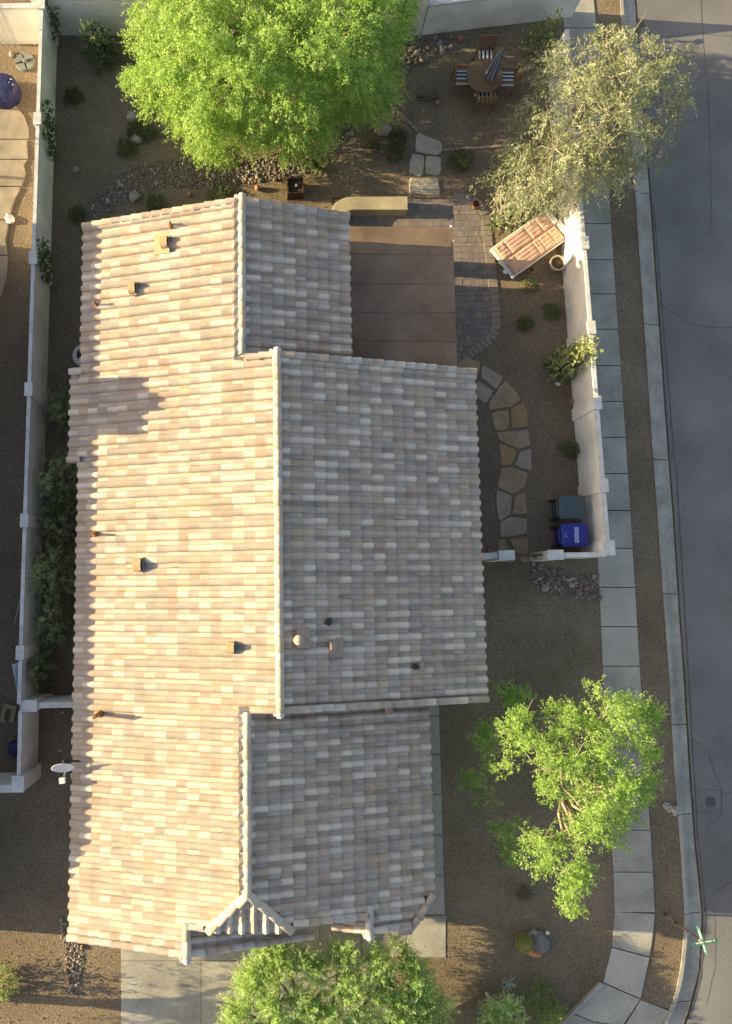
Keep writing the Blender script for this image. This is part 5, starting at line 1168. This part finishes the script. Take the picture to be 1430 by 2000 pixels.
rosette('yucca', 'thin leaved plant at the edge of the lime tree by the stones', 'plant', 785, 75, 26, .5, .03, mid[1], 1.0, .3)
p = P(953, 1946, .2); g = MB(); g.lathe([(.045, 0), (.06, .1), (.06, .26), (.03, .33), (0, .34)], (0, 0, 0), 8, ripple=.12, nr=4); o = g.build('column_cactus', M['agave']); o.location = (p.x, p.y, 0); o.rotation_euler = (.55, .5, 0); tag(o, 'small leaning grey column cactus left of the agave', 'cactus')
for (x, y) in ((624, 334), (612, 322)):
    pass
# barrel cactus
p = P(1024, 1842, .24); t = empty('barrel_cactus', (p.x, p.y, 0), 0, 'round yellow spined barrel cactus on the sunlit gravel', 'cactus'); r = .24
g = MB(); g.lathe([(r * math.sin(math.pi * k / 14) * .98, r * 1.05 - r * 1.05 * math.cos(math.pi * k / 14)) for k in range(1, 14)], (0, 0, 0), 60, ripple=.07, nr=20); g.build('body', M['cactus'], t)
V = []
for k in range(20):
    a = 2 * math.pi * k / 20
    for i in range(3, 13):
        th = math.pi * i / 14; o = Vector((r * 1.05 * math.sin(th) * math.cos(a), r * 1.05 * math.sin(th) * math.sin(a), r * 1.05 - r * 1.05 * math.cos(th)))
        for j in range(4):
            d = ((o - Vector((0, 0, r))).normalized() + Vector((R.uniform(-.8, .8), R.uniform(-.8, .8), R.uniform(-.8, .8)))).normalized(); s = d.cross(Vector((R.random(), R.random(), R.random()))).normalized() * .004; V.append([o - s, o + s, o + d * .045 + s * .3, o + d * .045 - s * .3])
quads('spines', np.array([[tuple(q) for q in f] for f in V]), np.zeros(len(V)), [M['spine']], t)
g = MB(); g.lathe([(.06, r * 2.06), (.05, r * 2.12), (0, r * 2.1)], (0.01, 0, 0), 10); g.build('flower_ring', M['terracotta'], t)

# ------------------------------------------------------------------ beyond the left edge of the picture
nh = wempty('house', (-12, 0, 0), label='neighbouring house beyond the left edge that shades the lot', cat='house')
ns, nn_ = -10.0, 11.85; g = MB(); g.box((-12.4, (ns + nn_) / 2, 1.3), (4.4, nn_ - ns - .8, 2.6)); g.build('wall', M['house_wall'], nh)
g = MB(); zr = 4.57
g.add([(-15.2, ns, 3.3), (-9.7, ns, 3.3), (-9.7, nn_, 3.3), (-15.2, nn_, 3.3), (-12, ns + .0, 3.7), (-12, ns + 2.0, 4.05), (-12, ns + 3.9, zr), (-12, nn_, zr)], [(0, 1, 4), (1, 2, 7, 6, 5, 4), (2, 3, 7), (3, 0, 4, 5, 6, 7), (3, 2, 1, 0)]); g.build('roof', M['fascia'], nh)
ch0, ch1 = P(280, 850, 3.15).y + .7, P(280, 742, 3.15).y + .7
g = MB(); g.box((-12, (ch0 + ch1) / 2, 4.78), (.7, ch1 - ch0, 1.02)); g.build('chimney', M['stucco'], nh)
c0_, c1_ = P(300, 802, 3.3).y + .7, P(300, 768, 3.3).y + .7; g = MB(); g.box((-12, (c0_ + c1_) / 2, 5.43), (.5, c1_ - c0_, .28)); g.build('chimney_cap', M['stucco_cap'], nh)
q = P(120, 1955, 0); ty = q.y + (13.6 + q.x) * math.tan(SUN_DRIFT)
cA = NR.normal(0, 1, (26, 3)) * np.array([.5, .42, .3]) + np.array([-13.3, ty + .05, 3.05])
tree('street_tree', 'thin tree beyond the left edge casting streaks on the driveway', 'tree', (-13.6, ty, 0), (-13.6, ty, 2.0), [cA], olive, 280, 12, .35, .11, .03, .3, .4, limbs=10, r0=.15)
cA = NR.normal(0, 1, (18, 3)) * np.array([.6, .9, .4]) + np.array([-12.6, 14.0, 2.4])  # crown of an unseen tree, added to throw dappled shade on the neighbouring patio
tree('added_dapple_tree', 'thin unseen tree added beyond the left edge to dapple the patio', 'tree', (-12.6, 14.1, 0), (-12.6, 14.0, 1.4), [cA], olive, 110, 10, .3, .1, .03, .3, .4, limbs=7, r0=.06)
